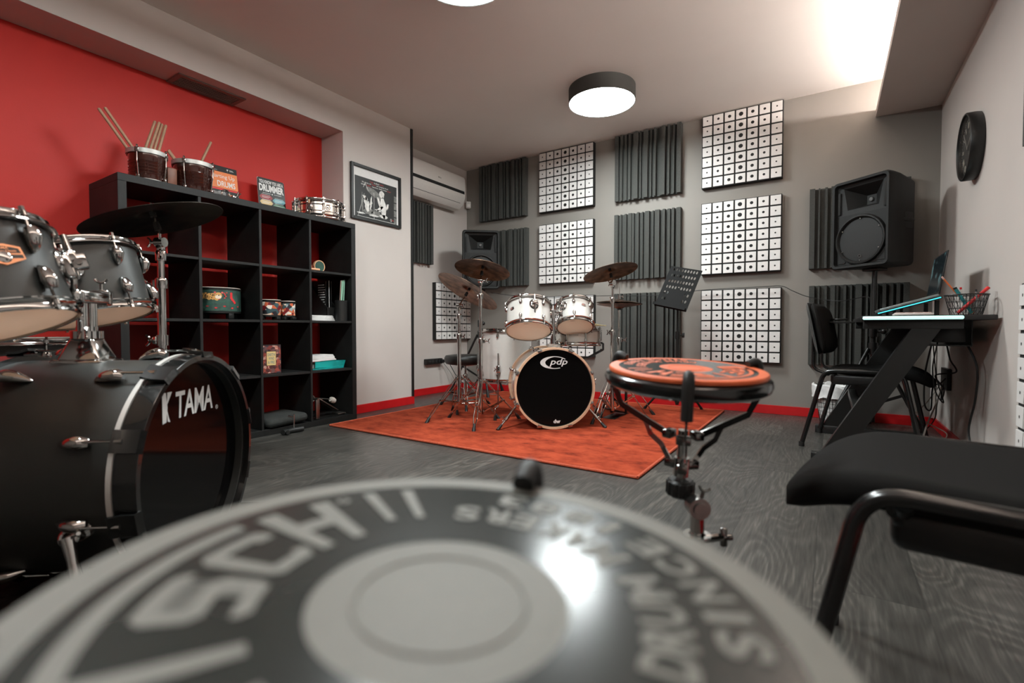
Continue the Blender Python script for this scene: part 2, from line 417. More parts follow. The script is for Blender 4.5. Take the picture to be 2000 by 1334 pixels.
def tile_panel(mx, label, group):
    t = Thing('diffuser_panel', label, 'acoustic panel', mx, group)
    t.part('panel_backing', M().box2((-0.3, -0.3, 0.001), (0.3, 0.3, 0.045)), HOLE, label='black foam backing block')
    m = M([TILE, HOLE]); pit = 0.6/7; s = 0.0735
    rr = [0.0062, 0.0095, 0.0125, 0.0165, 0.0125, 0.0095, 0.0062]
    for i in range(7):
        for j in range(7):
            cx, cy = -0.3+pit*(i+0.5), -0.3+pit*(j+0.5)
            m.use(TILE).box((cx, cy, 0.0485), (s, s, 0.007), bev=0.0008, seg=1)
            m.use(HOLE).lathe([(0, 0.0523), (rr[i], 0.0523)], 20, T(cx, cy, 0))
    t.part('tile_facing', m, label='grid of white square tiles with round dark holes')
def back(x, z): return Matrix(((1,0,0,x),(0,0,-1,YB),(0,1,0,z),(0,0,0,1)))
def left(y, z): return Matrix(((0,0,1,XL),(1,0,0,y),(0,1,0,z),(0,0,0,1)))
def right(y, z): return Matrix(((0,0,-1,XR),(-1,0,0,y),(0,1,0,z),(0,0,0,1)))
R1, R2, R3 = 2.163, 1.437, 0.708
FG, TG = 'charcoal ribbed foam panels', 'white tiled diffuser panels'
foam_panel(back(-2.975, R1), 'dark ribbed foam panel high in the corner beside the air conditioner', FG)
foam_panel(back(-2.96, R2), 'dark ribbed foam panel half hidden by the speaker in the left corner', FG, True)
tile_panel(back(-2.215, R1), 'white tiled diffuser panel high on the wall, left of the ceiling lamp', TG)
tile_panel(back(-2.215, R2), 'white tiled diffuser panel above the white drum kit, behind the right cymbal', TG)
tile_panel(back(-2.205, R3), 'white tiled diffuser panel almost hidden behind the white rack toms', TG)
foam_panel(back(-1.4, R1), 'dark ribbed foam panel under the ceiling lamp, top of its column', FG)
foam_panel(back(-1.4, R2), 'ribbed foam panel above the hi-hat, middle of its column', FG, True)
foam_panel(back(-1.4, R3), 'ribbed foam panel behind the hi-hat and music stand', FG)
tile_panel(back(-0.63, R1), 'white tiled diffuser panel top of the column right of the lamp', TG)
tile_panel(back(-0.63, R2), 'white tiled diffuser panel right of the music stand desk, middle of three', TG)
tile_panel(back(-0.625, R3), 'white tiled diffuser panel just above the orange pad, lowest of three', TG)
foam_panel(back(0.155, R2), 'ribbed foam panel behind the big speaker in the right corner', FG, True)
foam_panel(back(0.16, R3), 'ribbed foam panel behind the desk and desk chair', FG, True)
foam_panel(left(3.485, 1.64), 'ribbed foam panel under the air conditioner beside the pillar', FG)
tile_panel(left(4.13, 0.865), 'white tiled diffuser panel on the side wall behind the cymbal stands', TG)
foam_panel(right(2.16, 1.63), 'ribbed foam panel at the right photo edge, right of the clock', FG)
tile_panel(right(2.155, 0.545), 'white tiled diffuser panel at the right photo edge, below the desk height', TG)

# ------------------------------------------------------------------ air conditioner on the left wall
t = Thing('air_conditioner', 'white wall-mounted split air conditioner in the far left corner', 'air conditioner', (XL, 3.70, 1.955))
prof = [(0.0,0.03),(0.0,0.345),(0.15,0.345),(0.185,0.335),(0.2,0.31),(0.205,0.19),(0.2,0.12),(0.17,0.05),(0.12,0.01),(0.05,0.0)]
mxp = Matrix(((1,0,0,0),(0,0,1,-0.43),(0,1,0,0),(0,0,0,1)))
m = M().prism(prof, 0.86, mxp); t.part('housing', m, WHITEPL, angle=30)
pf = [(0.2055,0.19),(0.2015,0.31),(0.188,0.338),(0.1,0.349),(0.1,0.3455),(0.184,0.333),(0.198,0.308),(0.2025,0.19)]
t.part('front_panel', M().prism(pf, 0.852, T(0,0.004,0) @ mxp), mat('ac front white', (222,217,211), 0.25), angle=30)
t.part('air_slot', M().prism([(0.2062,0.155),(0.2052,0.185),(0.19,0.185),(0.19,0.155)], 0.83, T(0,0.015,0) @ mxp), HOLE, label='black horizontal slot')
t.part('louver', M().prism([(0.2008,0.118),(0.1885,0.088),(0.1865,0.09),(0.1988,0.12)], 0.8, T(0,0.03,0) @ mxp), WHITEPL)
t.part('louver_gap', M().prism([(0.172,0.056),(0.176,0.062),(0.174,0.064),(0.170,0.058)], 0.76, T(0,0.05,0) @ mxp), HOLE)
m = M(); put_text(m, 'Midea', 0.045, None, Matrix(((0,0,1,0.2075),(1,0,0,0.02),(0,1,0,0.235),(0,0,0,1))), 0.01, 0.2)
t.part('logo', m, mat('ac logo grey', (70,66,62), 0.5))

t = Thing('motion_sensor', 'small white alarm sensor in the corner below the air conditioner', 'sensor', (XL+0.045, YB-0.03, 2.075))
Mq = Matrix.Rotation(math.radians(45), 4, 'Z')
t.part('housing', M().box((0,0,0), (0.055, 0.045, 0.075), Mq, bev=0.008, seg=3), WHITEPL)
t.part('lens', M().box((0,-0.024,-0.008), (0.03, 0.004, 0.03), Mq, bev=0.0015), mat('sensor lens', (235,230,224), 0.3))

# ------------------------------------------------------------------ framed poster on the pillar
t = Thing('framed_poster', 'black framed black and white drummer poster on the white pillar', 'picture', Matrix(((0,0,1,PX),(1,0,0,2.803),(0,1,0,1.773),(0,0,0,1))))
W2, H2 = 0.265, 0.22
m = M()
for a, b in (((-W2,-H2,0.001),(-W2+0.024,H2,0.022)), ((W2-0.024,-H2,0.001),(W2,H2,0.022)), ((-W2+0.024,H2-0.024,0.001),(W2-0.024,H2,0.022)), ((-W2+0.024,-H2,0.001),(W2-0.024,-H2+0.024,0.022))):
    m.box2(a, b, bev=0.002, seg=1)
t.part('frame', m, BLACKP)
t.part('mat_board', M().box2((-W2+0.022,-H2+0.022,0.002),(W2-0.022,H2-0.022,0.006)), PAPER, label='white paper border')
PB = mat('poster black', (26,27,26), 0.5, noise=0.3, nscale=14)
art = t.part('print', M().box2((-0.222,-0.197,0.006),(0.222,0.128,0.0072)), PB, label='black and white photo of a drummer playing')
PW, PG, PR = mat('poster white', (215,213,208), 0.5, noise=0.25, nscale=30), mat('poster grey', (110,110,106), 0.5, noise=0.4, nscale=40), mat('poster red', (176,40,38), 0.5)
m = M([PW, PG]); 
def blob(m, cx, cy, rx, ry, a=0, n=18, z=0.0076, j=0.0):
    rnd = random.Random(int(cx*1e5+cy*1e3)); ca, sa = math.cos(a), math.sin(a); P = []
    for k in range(n):
        q = 2*PI*k/n; f = 1+rnd.uniform(-j, j); x, y = rx*f*math.cos(q), ry*f*math.sin(q); P.append((cx+x*ca-y*sa, cy+x*sa+y*ca))
    m.prism(P, 0.0003, None, z)
m.use(PW); blob(m, 0.055, 0.03, 0.028, 0.03, j=0.1); blob(m, 0.07, -0.075, 0.03, 0.085, 0.12, j=0.12); blob(m, 0.025, -0.04, 0.012, 0.045, 0.35); blob(m, 0.035, -0.09, 0.04, 0.012, 0.6)
blob(m, 0.075, -0.15, 0.045, 0.016, 0, j=0.1); blob(m, -0.105, -0.08, 0.022, 0.05, 0.2, j=0.35); blob(m, -0.12, -0.03, 0.03, 0.012, -0.6, j=0.3); blob(m, -0.06, -0.06, 0.012, 0.05, -0.1, j=0.4)
blob(m, -0.03, -0.16, 0.05, 0.01, 0.1, j=0.4); blob(m, 0.115, -0.06, 0.012, 0.03, -0.4, j=0.3); blob(m, -0.165, -0.16, 0.04, 0.006, 0, j=0.3); blob(m, 0.02, -0.11, 0.04, 0.006, -0.1)
m.use(PG); blob(m, -0.03, 0.025, 0.085, 0.028, -0.35, j=0.03, z=0.0073); blob(m, -0.15, -0.08, 0.008, 0.08, 0.05, j=0.3, z=0.0073); blob(m, -0.085, -0.13, 0.045, 0.03, 0, j=0.3, z=0.0073); blob(m, 0.0, -0.14, 0.05, 0.025, 0, j=0.3, z=0.0073)
m.use(PW)
for p in ([(-0.19,-0.18),(-0.13,0.0),(-0.128,0.0),(-0.187,-0.18)], [(-0.14,0.05),(-0.12,0.09),(-0.118,0.088),(-0.137,0.048)], [(-0.12,0.09),(-0.085,0.03),(-0.088,0.028),(-0.122,0.087)], [(-0.03,-0.19),(-0.03,0.03),(-0.027,0.03),(-0.027,-0.19)], [(-0.2,-0.186),(0.2,-0.186),(0.2,-0.189),(-0.2,-0.189)]):
    m.prism(p, 0.0003, None, 0.0078)
m.use(PG)
for k in range(4): m.prism([(0.19,-0.19+0.062*k),(0.222,-0.19+0.062*k),(0.222,-0.138+0.062*k),(0.19,-0.138+0.062*k)], 0.0002, None, 0.0073)
t.part('artwork', m, parent=art)
def ptext(lines, z, parent, nm='lettering', mats=None):
    """lines: (string, material, cx, cy, width, height)"""
    m = M(mats or [])
    for s, mt, cx, cy, ww, hh in lines:
        m.use(mt); put_text(m, s, ww, hh, T(cx, cy, z), 0.012)
    return t.part(nm, m, parent=parent)
ptext([('"Life', PR, -0.055, 0.108, 0.035, 0.013), ('is about', PW, 0.0, 0.108, 0.055, 0.013), ('rhythm.', PR, 0.055, 0.107, 0.045, 0.014),
       ('We vibrate, our', PW, -0.105, 0.090, 0.095, 0.013), ('hearts', PR, -0.03, 0.091, 0.04, 0.012), ('are pumping blood,', PW, 0.062, 0.089, 0.128, 0.014),
       ('we are a', PW, -0.135, 0.072, 0.055, 0.010), ('rhythm', PR, -0.08, 0.072, 0.042, 0.014), ("machine, that's what", PW, 0.03, 0.072, 0.155, 0.013), ('we are."', PR, 0.135, 0.073, 0.045, 0.011)], 0.0080, art)
ptext([('Q', PW, 0.155, -0.165, 0.018, 0.026), ('bis', PR, 0.176, -0.162, 0.02, 0.014)], 0.0080, art, 'publisher_mark')

# ------------------------------------------------------------------ wall clock on the right wall
t = Thing('wall_clock', 'round black wall clock with a deep rim and pale bar numerals on the right wall', 'clock', Matrix(((0,0,-1,XR),(-1,0,0,3.40),(0,1,0,1.615),(0,0,0,1))))
m = M(); m.lathe([(0,0.001),(0.165,0.001),(0.168,0.02),(0.168,0.052),(0.165,0.056),(0.158,0.056),(0.155,0.05),(0.155,0.03),(0,0.03)], 64)
t.part('case', m, BLACKP)
face = t.part('clock_face', M().lathe([(0,0.034),(0.154,0.034)], 48), mat('clock face', (36,35,33), 0.5), label='dark dial')
m = M()
for k in range(12):
    a = PI/2 - k*PI/6; q = T(0,0,0.0355) @ rz(a - PI/2) @ T(0, 0.112, 0)
    n = [3,1,2,3,2,1,2,3,4,2,1,2][k]
    for j in range(n): m.box(((j-(n-1)/2)*0.009, 0, 0), (0.005, 0.03, 0.001), q)
for k in range(60):
    q = T(0,0,0.0355) @ rz(k*PI/30) @ T(0, 0.142, 0); m.box((0,0,0), (0.0015, 0.006, 0.001), q)
t.part('numerals', m, mat('clock numerals', (190,184,170), 0.5), parent=face)
m = M(); m.box((0,0.03,0), (0.008,0.09,0.002), T(0,0,0.039) @ rz(math.radians(-60))); t.part('hour_hand', m, mat('clock hands', (150,146,138), 0.4))
m = M(); m.box((0,0.045,0), (0.005,0.13,0.002), T(0,0,0.042) @ rz(math.radians(40))); t.part('minute_hand', m, MATS['clock hands'])
t.part('glass', M().lathe([(0,0.051),(0.1555,0.051)], 48), mat('clear glass', (255,255,255), 0.02, trans=1.0, alpha=0.25))

# ------------------------------------------------------------------ rug
def rug_mat():
    m = mat('orange red carpet pile', (206, 78, 48), 0.95, bump=1.0, bscale=520)
    nt = m.node_tree; b = nt.nodes['Principled BSDF']
    tc = nt.nodes.new('ShaderNodeTexCoord')
    mp = nt.nodes.new('ShaderNodeMapping'); mp.inputs['Scale'].default_value = (1.3, 2.0, 1); nt.links.new(tc.outputs['Object'], mp.inputs[0])
    n = nt.nodes.new('ShaderNodeTexNoise'); n.inputs['Scale'].default_value = 5.5; n.inputs['Detail'].default_value = 10; n.inputs['Roughness'].default_value = 0.68; nt.links.new(mp.outputs[0], n.inputs['Vector'])
    cr = nt.nodes.new('ShaderNodeValToRGB'); nt.links.new(n.outputs[0], cr.inputs[0])
    cr.color_ramp.elements[0].position = 0.30; cr.color_ramp.elements[0].color = (*lin((88, 32, 20)), 1)
    cr.color_ramp.elements[1].position = 0.62; cr.color_ramp.elements[1].color = (*lin((168, 72, 46)), 1)
    e = cr.color_ramp.elements.new(0.42); e.color = (*lin((138, 54, 34)), 1)
    nt.links.new(cr.outputs[0], b.inputs['Base Color'])
    b.inputs['Specular IOR Level'].default_value = 0.1
    return m
t = Thing('rug', 'orange red short pile rug under the white drum kit', 'rug', (-1.825, 3.23, 0))
m = M(); nx, ny = 60, 60
vs = []; RX, RY = 1.10, 1.075
for j in range(ny+1):
    for i in range(nx+1):
        x, y = -RX+2*RX*i/nx, -RY+2*RY*j/ny
        e = min(RX-abs(x), RY-abs(y)); z = 0.012 + (0.0 if e < 0.01 else 0.0025*math.sin(x*21+y*13)*math.sin(x*9-y*27)*0.5)
        vs.append((x, y, z))
fs = [(j*(nx+1)+i, j*(nx+1)+i+1, (j+1)*(nx+1)+i+1, (j+1)*(nx+1)+i) for j in range(ny) for i in range(nx)]
m._add(vs, fs); m.box2((-RX,-RY,0.0005),(RX,RY,0.0105))
t.part('pile', m, rug_mat())
m = M(); m.tube([(-RX,-RY,0.008),(RX,-RY,0.008)], 0.0075, 8); m.tube([(RX,-RY,0.008),(RX,RY,0.008)], 0.0075, 8); m.tube([(RX,RY,0.008),(-RX,RY,0.008)], 0.0075, 8); m.tube([(-RX,RY,0.008),(-RX,-RY,0.008)], 0.0075, 8)
t.part('edge_binding', m, mat('rug binding', (176, 76, 48), 0.85, noise=0.2, nscale=120), label='paler orange stitched edge')

# ================================================================== BLACK CUBE SHELF AND WHAT IS ON IT
SX0, SX1, SY0 = -3.004, -3.394, 0.988     # front, back, near end
SYL = [1.361, 1.712, 2.063]; SYE = 2.452; SZ = [0.038, 0.389, 0.740, 1.091]; STOP = 1.47
t = Thing('cube_shelf', 'tall black open cube shelf of sixteen cells against the red wall', 'shelf', ((SX0+SX1)/2, 1.72, 0))
def pb(nm, a, b, lab=None): t.part(nm, M().box2(a, b, bev=0.0012, seg=1), BWOOD, world=True, label=lab)
pb('top_board', (SX1, SY0, STOP-0.038), (SX0, SYE, STOP)); pb('bottom_board', (SX1, SY0, 0), (SX0, SYE, 0.038))
pb('side_board', (SX1, SY0, 0.038), (SX0, SY0+0.038, STOP-0.038)); pb('side_board', (SX1, SYE-0.038, 0.038), (SX0, SYE, STOP-0.038))
for y in SYL: pb('divider', (SX1, y, 0.038), (SX0-0.002, y+0.016, STOP-0.038))
ys = [SY0+0.038]+[y+0.016 for y in SYL]; ye = SYL+[SYE-0.038]
for z in SZ[1:]:
    for a, b in zip(ys, ye): pb('shelf_board', (SX1, a, z-0.016), (SX0-0.004, b, z))

BONG = mat('dark brown lacquered wood', (52, 22, 16), 0.14, noise=0.3, nscale=16, stretch=(1, 1, 4), coat=0.6)
BRIM = mat('dull grey metal rim', (170, 168, 164), 0.45, 0.6, noise=0.1, nscale=20)
def bongo_shell(t, c, r, h):
    m = M(); q = T(V(c)); pr = [(r*0.86, 0), (r*0.90, h*0.12)]
    for k in range(5):
        z = h*(0.30+0.1*k); pr += [(r*(0.945+0.004*k), z-0.007), (r*(0.965+0.004*k), z-0.0035), (r*(0.91+0.004*k), z), ]
    pr += [(r*0.97, h*0.85), (r*0.97, h), (r*0.88, h), (r*0.84, h*0.5), (r*0.82, 0.004), (0, 0.004)]
    m.lathe(pr, 40, q); sh = t.part('wooden_shell', m, BONG)
    m = M(); m.lathe([(r*0.985, h-0.012), (r*1.06, h-0.010), (r*1.07, h+0.012), (r*1.05, h+0.014), (r*0.99, h+0.008)], 40, q, close=True)
    t.part('metal_rim', m, BRIM)
    m = M(); m.lathe([(r*0.86, -0.001), (r*0.93, 0.0), (r*0.93, 0.012), (r*0.88, 0.014)], 32, q, close=True); t.part('base_ring', m, BRIM)
    for k in range(4):
        a = math.radians(-48+90*k); q2 = q @ rz(a)
        m = M(); m.tube([q2 @ V(p) for p in [(r*1.06,0,h+0.02),(r*1.06,0,h*0.62),(r*1.02,0,h*0.5),(r*0.95,0,h*0.12)]], 0.0035, 8, smooth=4)
        m.sphere(q2 @ V((r*1.06,0,h+0.022)), 0.006, 8); m.box((r*1.0,0,h*0.12), (0.016,0.02,0.02), q2, bev=0.003)
        m.box((r*1.06,0,h+0.002), (0.014,0.02,0.026), q2, bev=0.003)
        t.part('tension_rod', m, CHROME)
t = Thing('bongo_drums', 'pair of joined brown ridged bongo drums holding drumsticks on the black shelf', 'drum', (-3.15, 1.29, STOP))
bongo_shell(t, (0.02, -0.125, 0.002), 0.088, 0.155); bongo_shell(t, (-0.005, 0.115, 0.002), 0.10, 0.165)
t.part('centre_block', M().box((0.0, -0.008, 0.07), (0.06, 0.05, 0.10), bev=0.006, seg=2), mat('brown wood block', (110, 66, 48), 0.5, noise=0.2, nscale=20))
def stick(p0, p1, r, lab, grp=None, mt=None):
    p0, p1 = V(p0), V(p1); L = (p1-p0).length; mx = rotm(p1-p0).to_4x4(); mx.translation = p0
    m = M(); m.lathe([(0,0),(r*0.5,0.001),(r*0.62,0.006),(r*0.45,0.013),(r*0.6,0.05),(r,L*0.3),(r,L-r),(r*0.8,L-r*0.3),(0,L)], 12, mx)
    return solo('drumstick', lab, 'drumstick', m, mt or WOODT, grp)
GS = 'drumsticks standing in the bongos'
def bs(base, tip, lab):
    stick(base, tip, 0.0075, lab, GS)
b1 = V((-3.13, 1.165, STOP+0.012)); b2 = V((-3.155, 1.405, STOP+0.012))
bs(b1+V((0.0, 0.022, 0)), (-3.15, 0.962, 1.812), 'far left drumstick leaning out of the near bongo')
bs(b1+V((0.0, 0.050, 0)), (-3.15, 0.988, 1.826), 'second drumstick of the left leaning pair in the near bongo')
for k, (y, z) in enumerate(((1.218, 1.838), (1.2345, 1.836), (1.252, 1.834), (1.2665, 1.831))):
    bs(b1+V((-0.02+0.012*k, -0.055+0.02*k, 0)), (-3.16+0.01*(k%2), y, z), ['leftmost stick of the upright four in the near bongo', 'second from left of the upright four sticks in the near bongo', 'third from left of the upright four sticks in the near bongo', 'rightmost stick of the upright four in the near bongo'][k])
bs(b2+V((0.02, 0.03, 0)), (-3.15, 1.272, 1.690), 'short showing left stick of the pair in the far bongo')
bs(b2+V((-0.01, 0.045, 0)), (-3.17, 1.283, 1.702), 'short showing right stick of the pair in the far bongo')
bs(b2+V((0.0, -0.035, 0)), (-3.16, 1.51, 1.816), 'single drumstick leaning right out of the far bongo')
def leaning(x, y0, y1, h, lean, th):
    """frame for a book standing on the shelf top: x right along the wall, y up the cover, z out of the cover"""
    up = V((-math.sin(lean), 0, math.cos(lean))); z = V((math.cos(lean), 0, math.sin(lean)))
    return Matrix(((0, up.x, z.x, x), (1, 0, 0, (y0+y1)/2), (0, up.z, z.z, STOP+0.001), (0,0,0,1)))
ORG = mat('cover orange', (226, 128, 72), 0.4, noise=0.04); BKC = mat('cover black', (26, 27, 27), 0.35, noise=0.1); REDC = mat('cover red', (206, 40, 36), 0.4, noise=0.05)
t = Thing('book', 'orange and black drum method book standing behind the bongos', 'book', leaning(-3.335, 1.560, 1.772, 0.285, 0.15, 0.01))
hw, hh = 0.106, 0.285
t.part('pages', M().box2((-hw+0.002,0,-0.012),(hw-0.002,hh-0.002,-0.002)), PAPER)
cv = t.part('cover', M().box2((-hw,0,-0.002),(hw,hh,0)), BKC)
m = M([ORG, REDC, PAPER]); m.use(ORG).box2((-hw+0.001,0.135,0),(hw-0.001,0.245,0.0006)); m.use(REDC).box2((-hw+0.001,0.122,0),(hw-0.001,0.133,0.0006)); m.use(ORG).box2((0.035,0.03,0),(hw-0.02,0.1,0.0006))
m.use(mat('cover grey', (130,128,126), 0.5, noise=0.5, nscale=50)); blob(m, -0.03, 0.075, 0.05, 0.035, 0.3, z=0.0002, j=0.3)
t.part('cover_panels', m, parent=cv)
m = M([PAPER]); put_text(m, 'Starting Up', 0.15, 0.034, T(0.012, 0.212, 0.0012), 0.0); put_text(m, 'DRUMS', 0.115, 0.038, T(0.03, 0.165, 0.0012), 0.015)
put_text(m, 'Volume', 0.025, None, T(0.052, 0.088, 0.0012), 0.01)
for k in range(4): m.box2((0.042, 0.07-0.01*k, 0.0006), (0.08, 0.0715-0.01*k, 0.001))
put_text(m, 'g', 0.012, None, T(0.045, 0.263, 0.0005), 0.02)
m.box2((0.058,0.268,0),(0.08,0.270,0.0005)); m.box2((0.058,0.262,0),(0.085,0.264,0.0005)); m.box2((-0.09,0.254,0),(-0.02,0.2555,0.0005))
t.part('lettering', m, parent=cv)
t = Thing('book', 'black gift book with coloured hexagon boxes beside the steel snare drum', 'book', leaning(-3.30, 1.888, 2.086, 0.27, 0.12, 0.01) @ T(0.0,0,0))
hw, hh = 0.098, 0.268
t.part('pages', M().box2((-hw+0.002,0.001,-0.012),(hw-0.002,hh-0.002,-0.002)), PAPER)
rc = []
for cx, cy, a0 in ((hw-0.015, hh-0.015, 0), (-hw+0.015, hh-0.015, 90), (-hw+0.015, 0.015, 180), (hw-0.015, 0.015, 270)):
    for k in range(5): a = math.radians(a0+22.5*k); rc.append((cx+0.015*math.cos(a), cy+0.015*math.sin(a)))
cv = t.part('cover', M().prism(rc, 0.002, None, -0.002), BKC)
m = M([PAPER]); put_text(m, 'YOU KNOW YOU ARE A', 0.175, 0.026, T(0, 0.241, 0.0008), 0.03); put_text(m, 'DRUMMER', 0.18, 0.052, T(0, 0.198, 0.0008), 0.045)
m.box2((-0.068,0.160,0.0003),(-0.01,0.1625,0.0008)); m.box2((0.015,0.160,0.0003),(0.07,0.1625,0.0008)); m.sphere((0.002,0.16,0.0005),0.005,8,(1,1,0.1))
hexes = [(-0.045,0.132,(150,60,62)),(0.05,0.118,(110,160,168)),(-0.045,0.094,(206,178,128)),(0.05,0.078,(104,146,124)),(-0.045,0.052,(186,74,104)),(0.05,0.038,(110,70,104)),(-0.045,0.014,(120,150,110))]
t.part('lettering', m, parent=cv)
m = M(); mw = M()
for i, (cx, cy, c) in enumerate(hexes):
    mt = mat('hexagon %d' % i, c, 0.5)
    P = [(cx-0.048,cy),(cx-0.034,cy+0.016),(cx+0.034,cy+0.016),(cx+0.048,cy),(cx+0.034,cy-0.016),(cx-0.034,cy-0.016)]
    m.use(mt).prism(P, 0.0005, None, 0.0003)
    for k in range(2):
        mw.use(PAPER).box2((cx-0.03, cy+0.004-0.009*k, 0.0008), (cx+0.03-0.012*k, cy+0.0065-0.009*k, 0.0011))
    for s in (1, -1):
        for k in range(2):
            y = cy+s*(0.0175+0.0024*k); mw.box2((cx-0.03, y-0.0004, 0.0003), (cx+0.03, y+0.0004, 0.0007))
t.part('hexagon_boxes', m, parent=cv); t.part('fine_print', mw, parent=cv)
# small metal wing clamp lying by the book
t = Thing('metal_clamp', 'small silver clamp lying on the shelf between the far bongo and the orange book', 'clamp', (-3.06, 1.54, STOP))
m = M(); m.torus(0.022, 0.006, T(0,0,0.024) @ Matrix.Rotation(PI/2, 4, 'Y'), 20, 8); m.tube([(0,0,0.006),(0.0,0.04,0.01),(-0.01,0.07,0.02)], 0.006, 8, smooth=4); m.box((0,0.045,0.012),(0.03,0.02,0.02),bev=0.004)
t.part('clamp_body', m, CHROME); m = M(); m.tube([(0,0.06,0.015),(0.0,0.075,0.05)], 0.004, 8); m.tube([(0,0.06,0.015),(0.0,0.09,0.045)], 0.004, 8); t.part('wing_nut', m, CHROME)

# ------------------------------------------------------------------ things inside the cells
def pattern_mat(name, cols, scale, seed, dark=0.0):
    m = bpy.data.materials.new(name); m.use_nodes = True; nt = m.node_tree; N = nt.nodes; L = nt.links; b = N['Principled BSDF']; b.inputs['Roughness'].default_value = 0.4
    tc = N.new('ShaderNodeTexCoord'); mp = N.new('ShaderNodeMapping'); mp.inputs['Location'].default_value = (seed, seed*0.7, 0); L.new(tc.outputs['Object'], mp.inputs[0])
    vo = N.new('ShaderNodeTexVoronoi'); vo.inputs['Scale'].default_value = scale; L.new(mp.outputs[0], vo.inputs['Vector'])
    sp = N.new('ShaderNodeSeparateColor'); L.new(vo.outputs['Color'], sp.inputs[0])
    cr = N.new('ShaderNodeValToRGB'); cr.color_ramp.interpolation = 'CONSTANT'; L.new(sp.outputs[0], cr.inputs[0])
    while len(cr.color_ramp.elements) > 1: cr.color_ramp.elements.remove(cr.color_ramp.elements[0])
    for k, c in enumerate(cols):
        e = cr.color_ramp.elements[0] if k == 0 else cr.color_ramp.elements.new(k/len(cols))
        e.position = k/len(cols); e.color = (*lin(c), 1)
    L.new(cr.outputs[0], b.inputs['Base Color']); return m
def kids_drum(name, label, c, r, h, art_mat, extra=None, foot=0.03):
    t = Thing(name, label, 'drum', c)
    m = M(); m.lathe([(r*0.97, foot), (r*0.985, foot+0.01), (r, foot+0.012), (r, foot+h-0.014), (r*0.9, foot+h-0.014), (r*0.9, foot)], 48, close=True); t.part('drum_shell', m, art_mat, label='colourful printed shell')
    m = M(); m.lathe([(r*1.0, foot+h-0.016), (r*1.02, foot+h-0.014), (r*1.02, foot+h-0.003), (r*0.98, foot+h-0.002)], 48, close=True); t.part('hoop', m, BLACKP)
    m = M(); m.lathe([(0, foot+h), (r*0.985, foot+h), (r*1.01, foot+h-0.003), (r*0.99, foot+h-0.004), (0, foot+h-0.002)], 48); t.part('drum_head', m, mat('pale drum skin', (220, 205, 190), 0.5))
    m = M(); m.lathe([(r*0.99, foot), (r*0.99, foot+0.012), (r*0.9, foot+0.012), (r*0.9, foot)], 48, close=True)
    for k in range(4):
        m.box((r*0.85, 0, foot/2+0.002), (0.03, 0.035, foot-0.004), rz(math.radians(20+90*k)), bev=0.003)
    t.part('foot_ring', m, BLACKP)
    if extra: extra(t, r, foot, h)
    return t
def leopard(t, r, foot, h):
    gold, red, wh, gn, bk, pk = [mat(n, c, 0.45, noise=0.1, nscale=80) for n, c in (('art gold',(214,160,92)),('art red',(206,48,50)),('art cream',(232,214,190)),('art green',(44,84,72)),('art black',(18,18,18)),('art pink',(200,90,84)))]
    def sb(m, a, z, ra, rzv, j=0.1, lift=0.0006, n=16):
        rnd = random.Random(int(a*1e4+z*1e5)); vs = []
        for k in range(n):
            q = 2*PI*k/n; f = 1+rnd.uniform(-j, j); aa = a + ra*f*math.cos(q)/r; zz = foot+z+rzv*f*math.sin(q)
            vs.append(((r+lift)*math.cos(aa), (r+lift)*math.sin(aa), zz))
        m._add(vs, [tuple(range(n))])
    m = M([gn]); A = math.radians
    m.use(gn)
    rnd = random.Random(3)
    for k in range(16): sb(m, A(rnd.uniform(-75, 40)), rnd.uniform(0.02, 0.075), 0.016, 0.006, 0.4, 0.0004)
    m.use(gold)
    for k in range(7): sb(m, A(-72+9*k), 0.105-0.002*k+0.004*(k%2), 0.016, 0.02, 0.1, 0.0007)
    m.use(bk)
    for k in range(60): sb(m, A(rnd.uniform(-82, -22)), rnd.uniform(0.088, 0.125), 0.0028, 0.0026, 0.4, 0.001, 8)
    m.use(gold); sb(m, A(-14), 0.105, 0.019, 0.018, 0.03, 0.0012); m.use(pk); sb(m, A(-22), 0.122, 0.006, 0.006, 0.1, 0.0013); sb(m, A(-5), 0.122, 0.006, 0.006, 0.1, 0.0013)
    m.use(wh); sb(m, A(-14), 0.096, 0.017, 0.012, 0.08, 0.0015); m.use(bk); sb(m, A(-13), 0.105, 0.0042, 0.003, 0.1, 0.0018); sb(m, A(-19), 0.109, 0.0016, 0.0016, 0, 0.0018); sb(m, A(-8), 0.109, 0.0016, 0.0016, 0, 0.0018)
    m.use(red)
    for a, z in ((0,0.118),(2,0.109),(4,0.1),(1,0.09),(-12,0.083),(6,0.122)): sb(m, A(a), z, 0.0045, 0.0035, 0.3, 0.0008)
    for k in range(7): sb(m, A(18+3.5*max(0,k-3)), 0.118-0.009*k, 0.008, 0.008, 0.15, 0.0009)
    for k in range(6): sb(m, A(-60+20*k), 0.03+0.01*(k%2), 0.008, 0.004, 0.4, 0.0009)
    t.part('shell_picture', m, label='spotted leopard face and red flowers')
kids_drum('hand_drum', 'green hand drum with a leopard picture in the shelf cell', (-3.19, 1.545, SZ[2]), 0.128, 0.155, mat('dark green print', (44, 70, 62), 0.45, noise=0.5, nscale=30), leopard, foot=0.038)
PAT = [(206,120,80),(120,30,36),(232,222,208),(60,84,88),(226,160,120),(40,40,46),(196,96,62),(150,170,172),(236,214,190)]
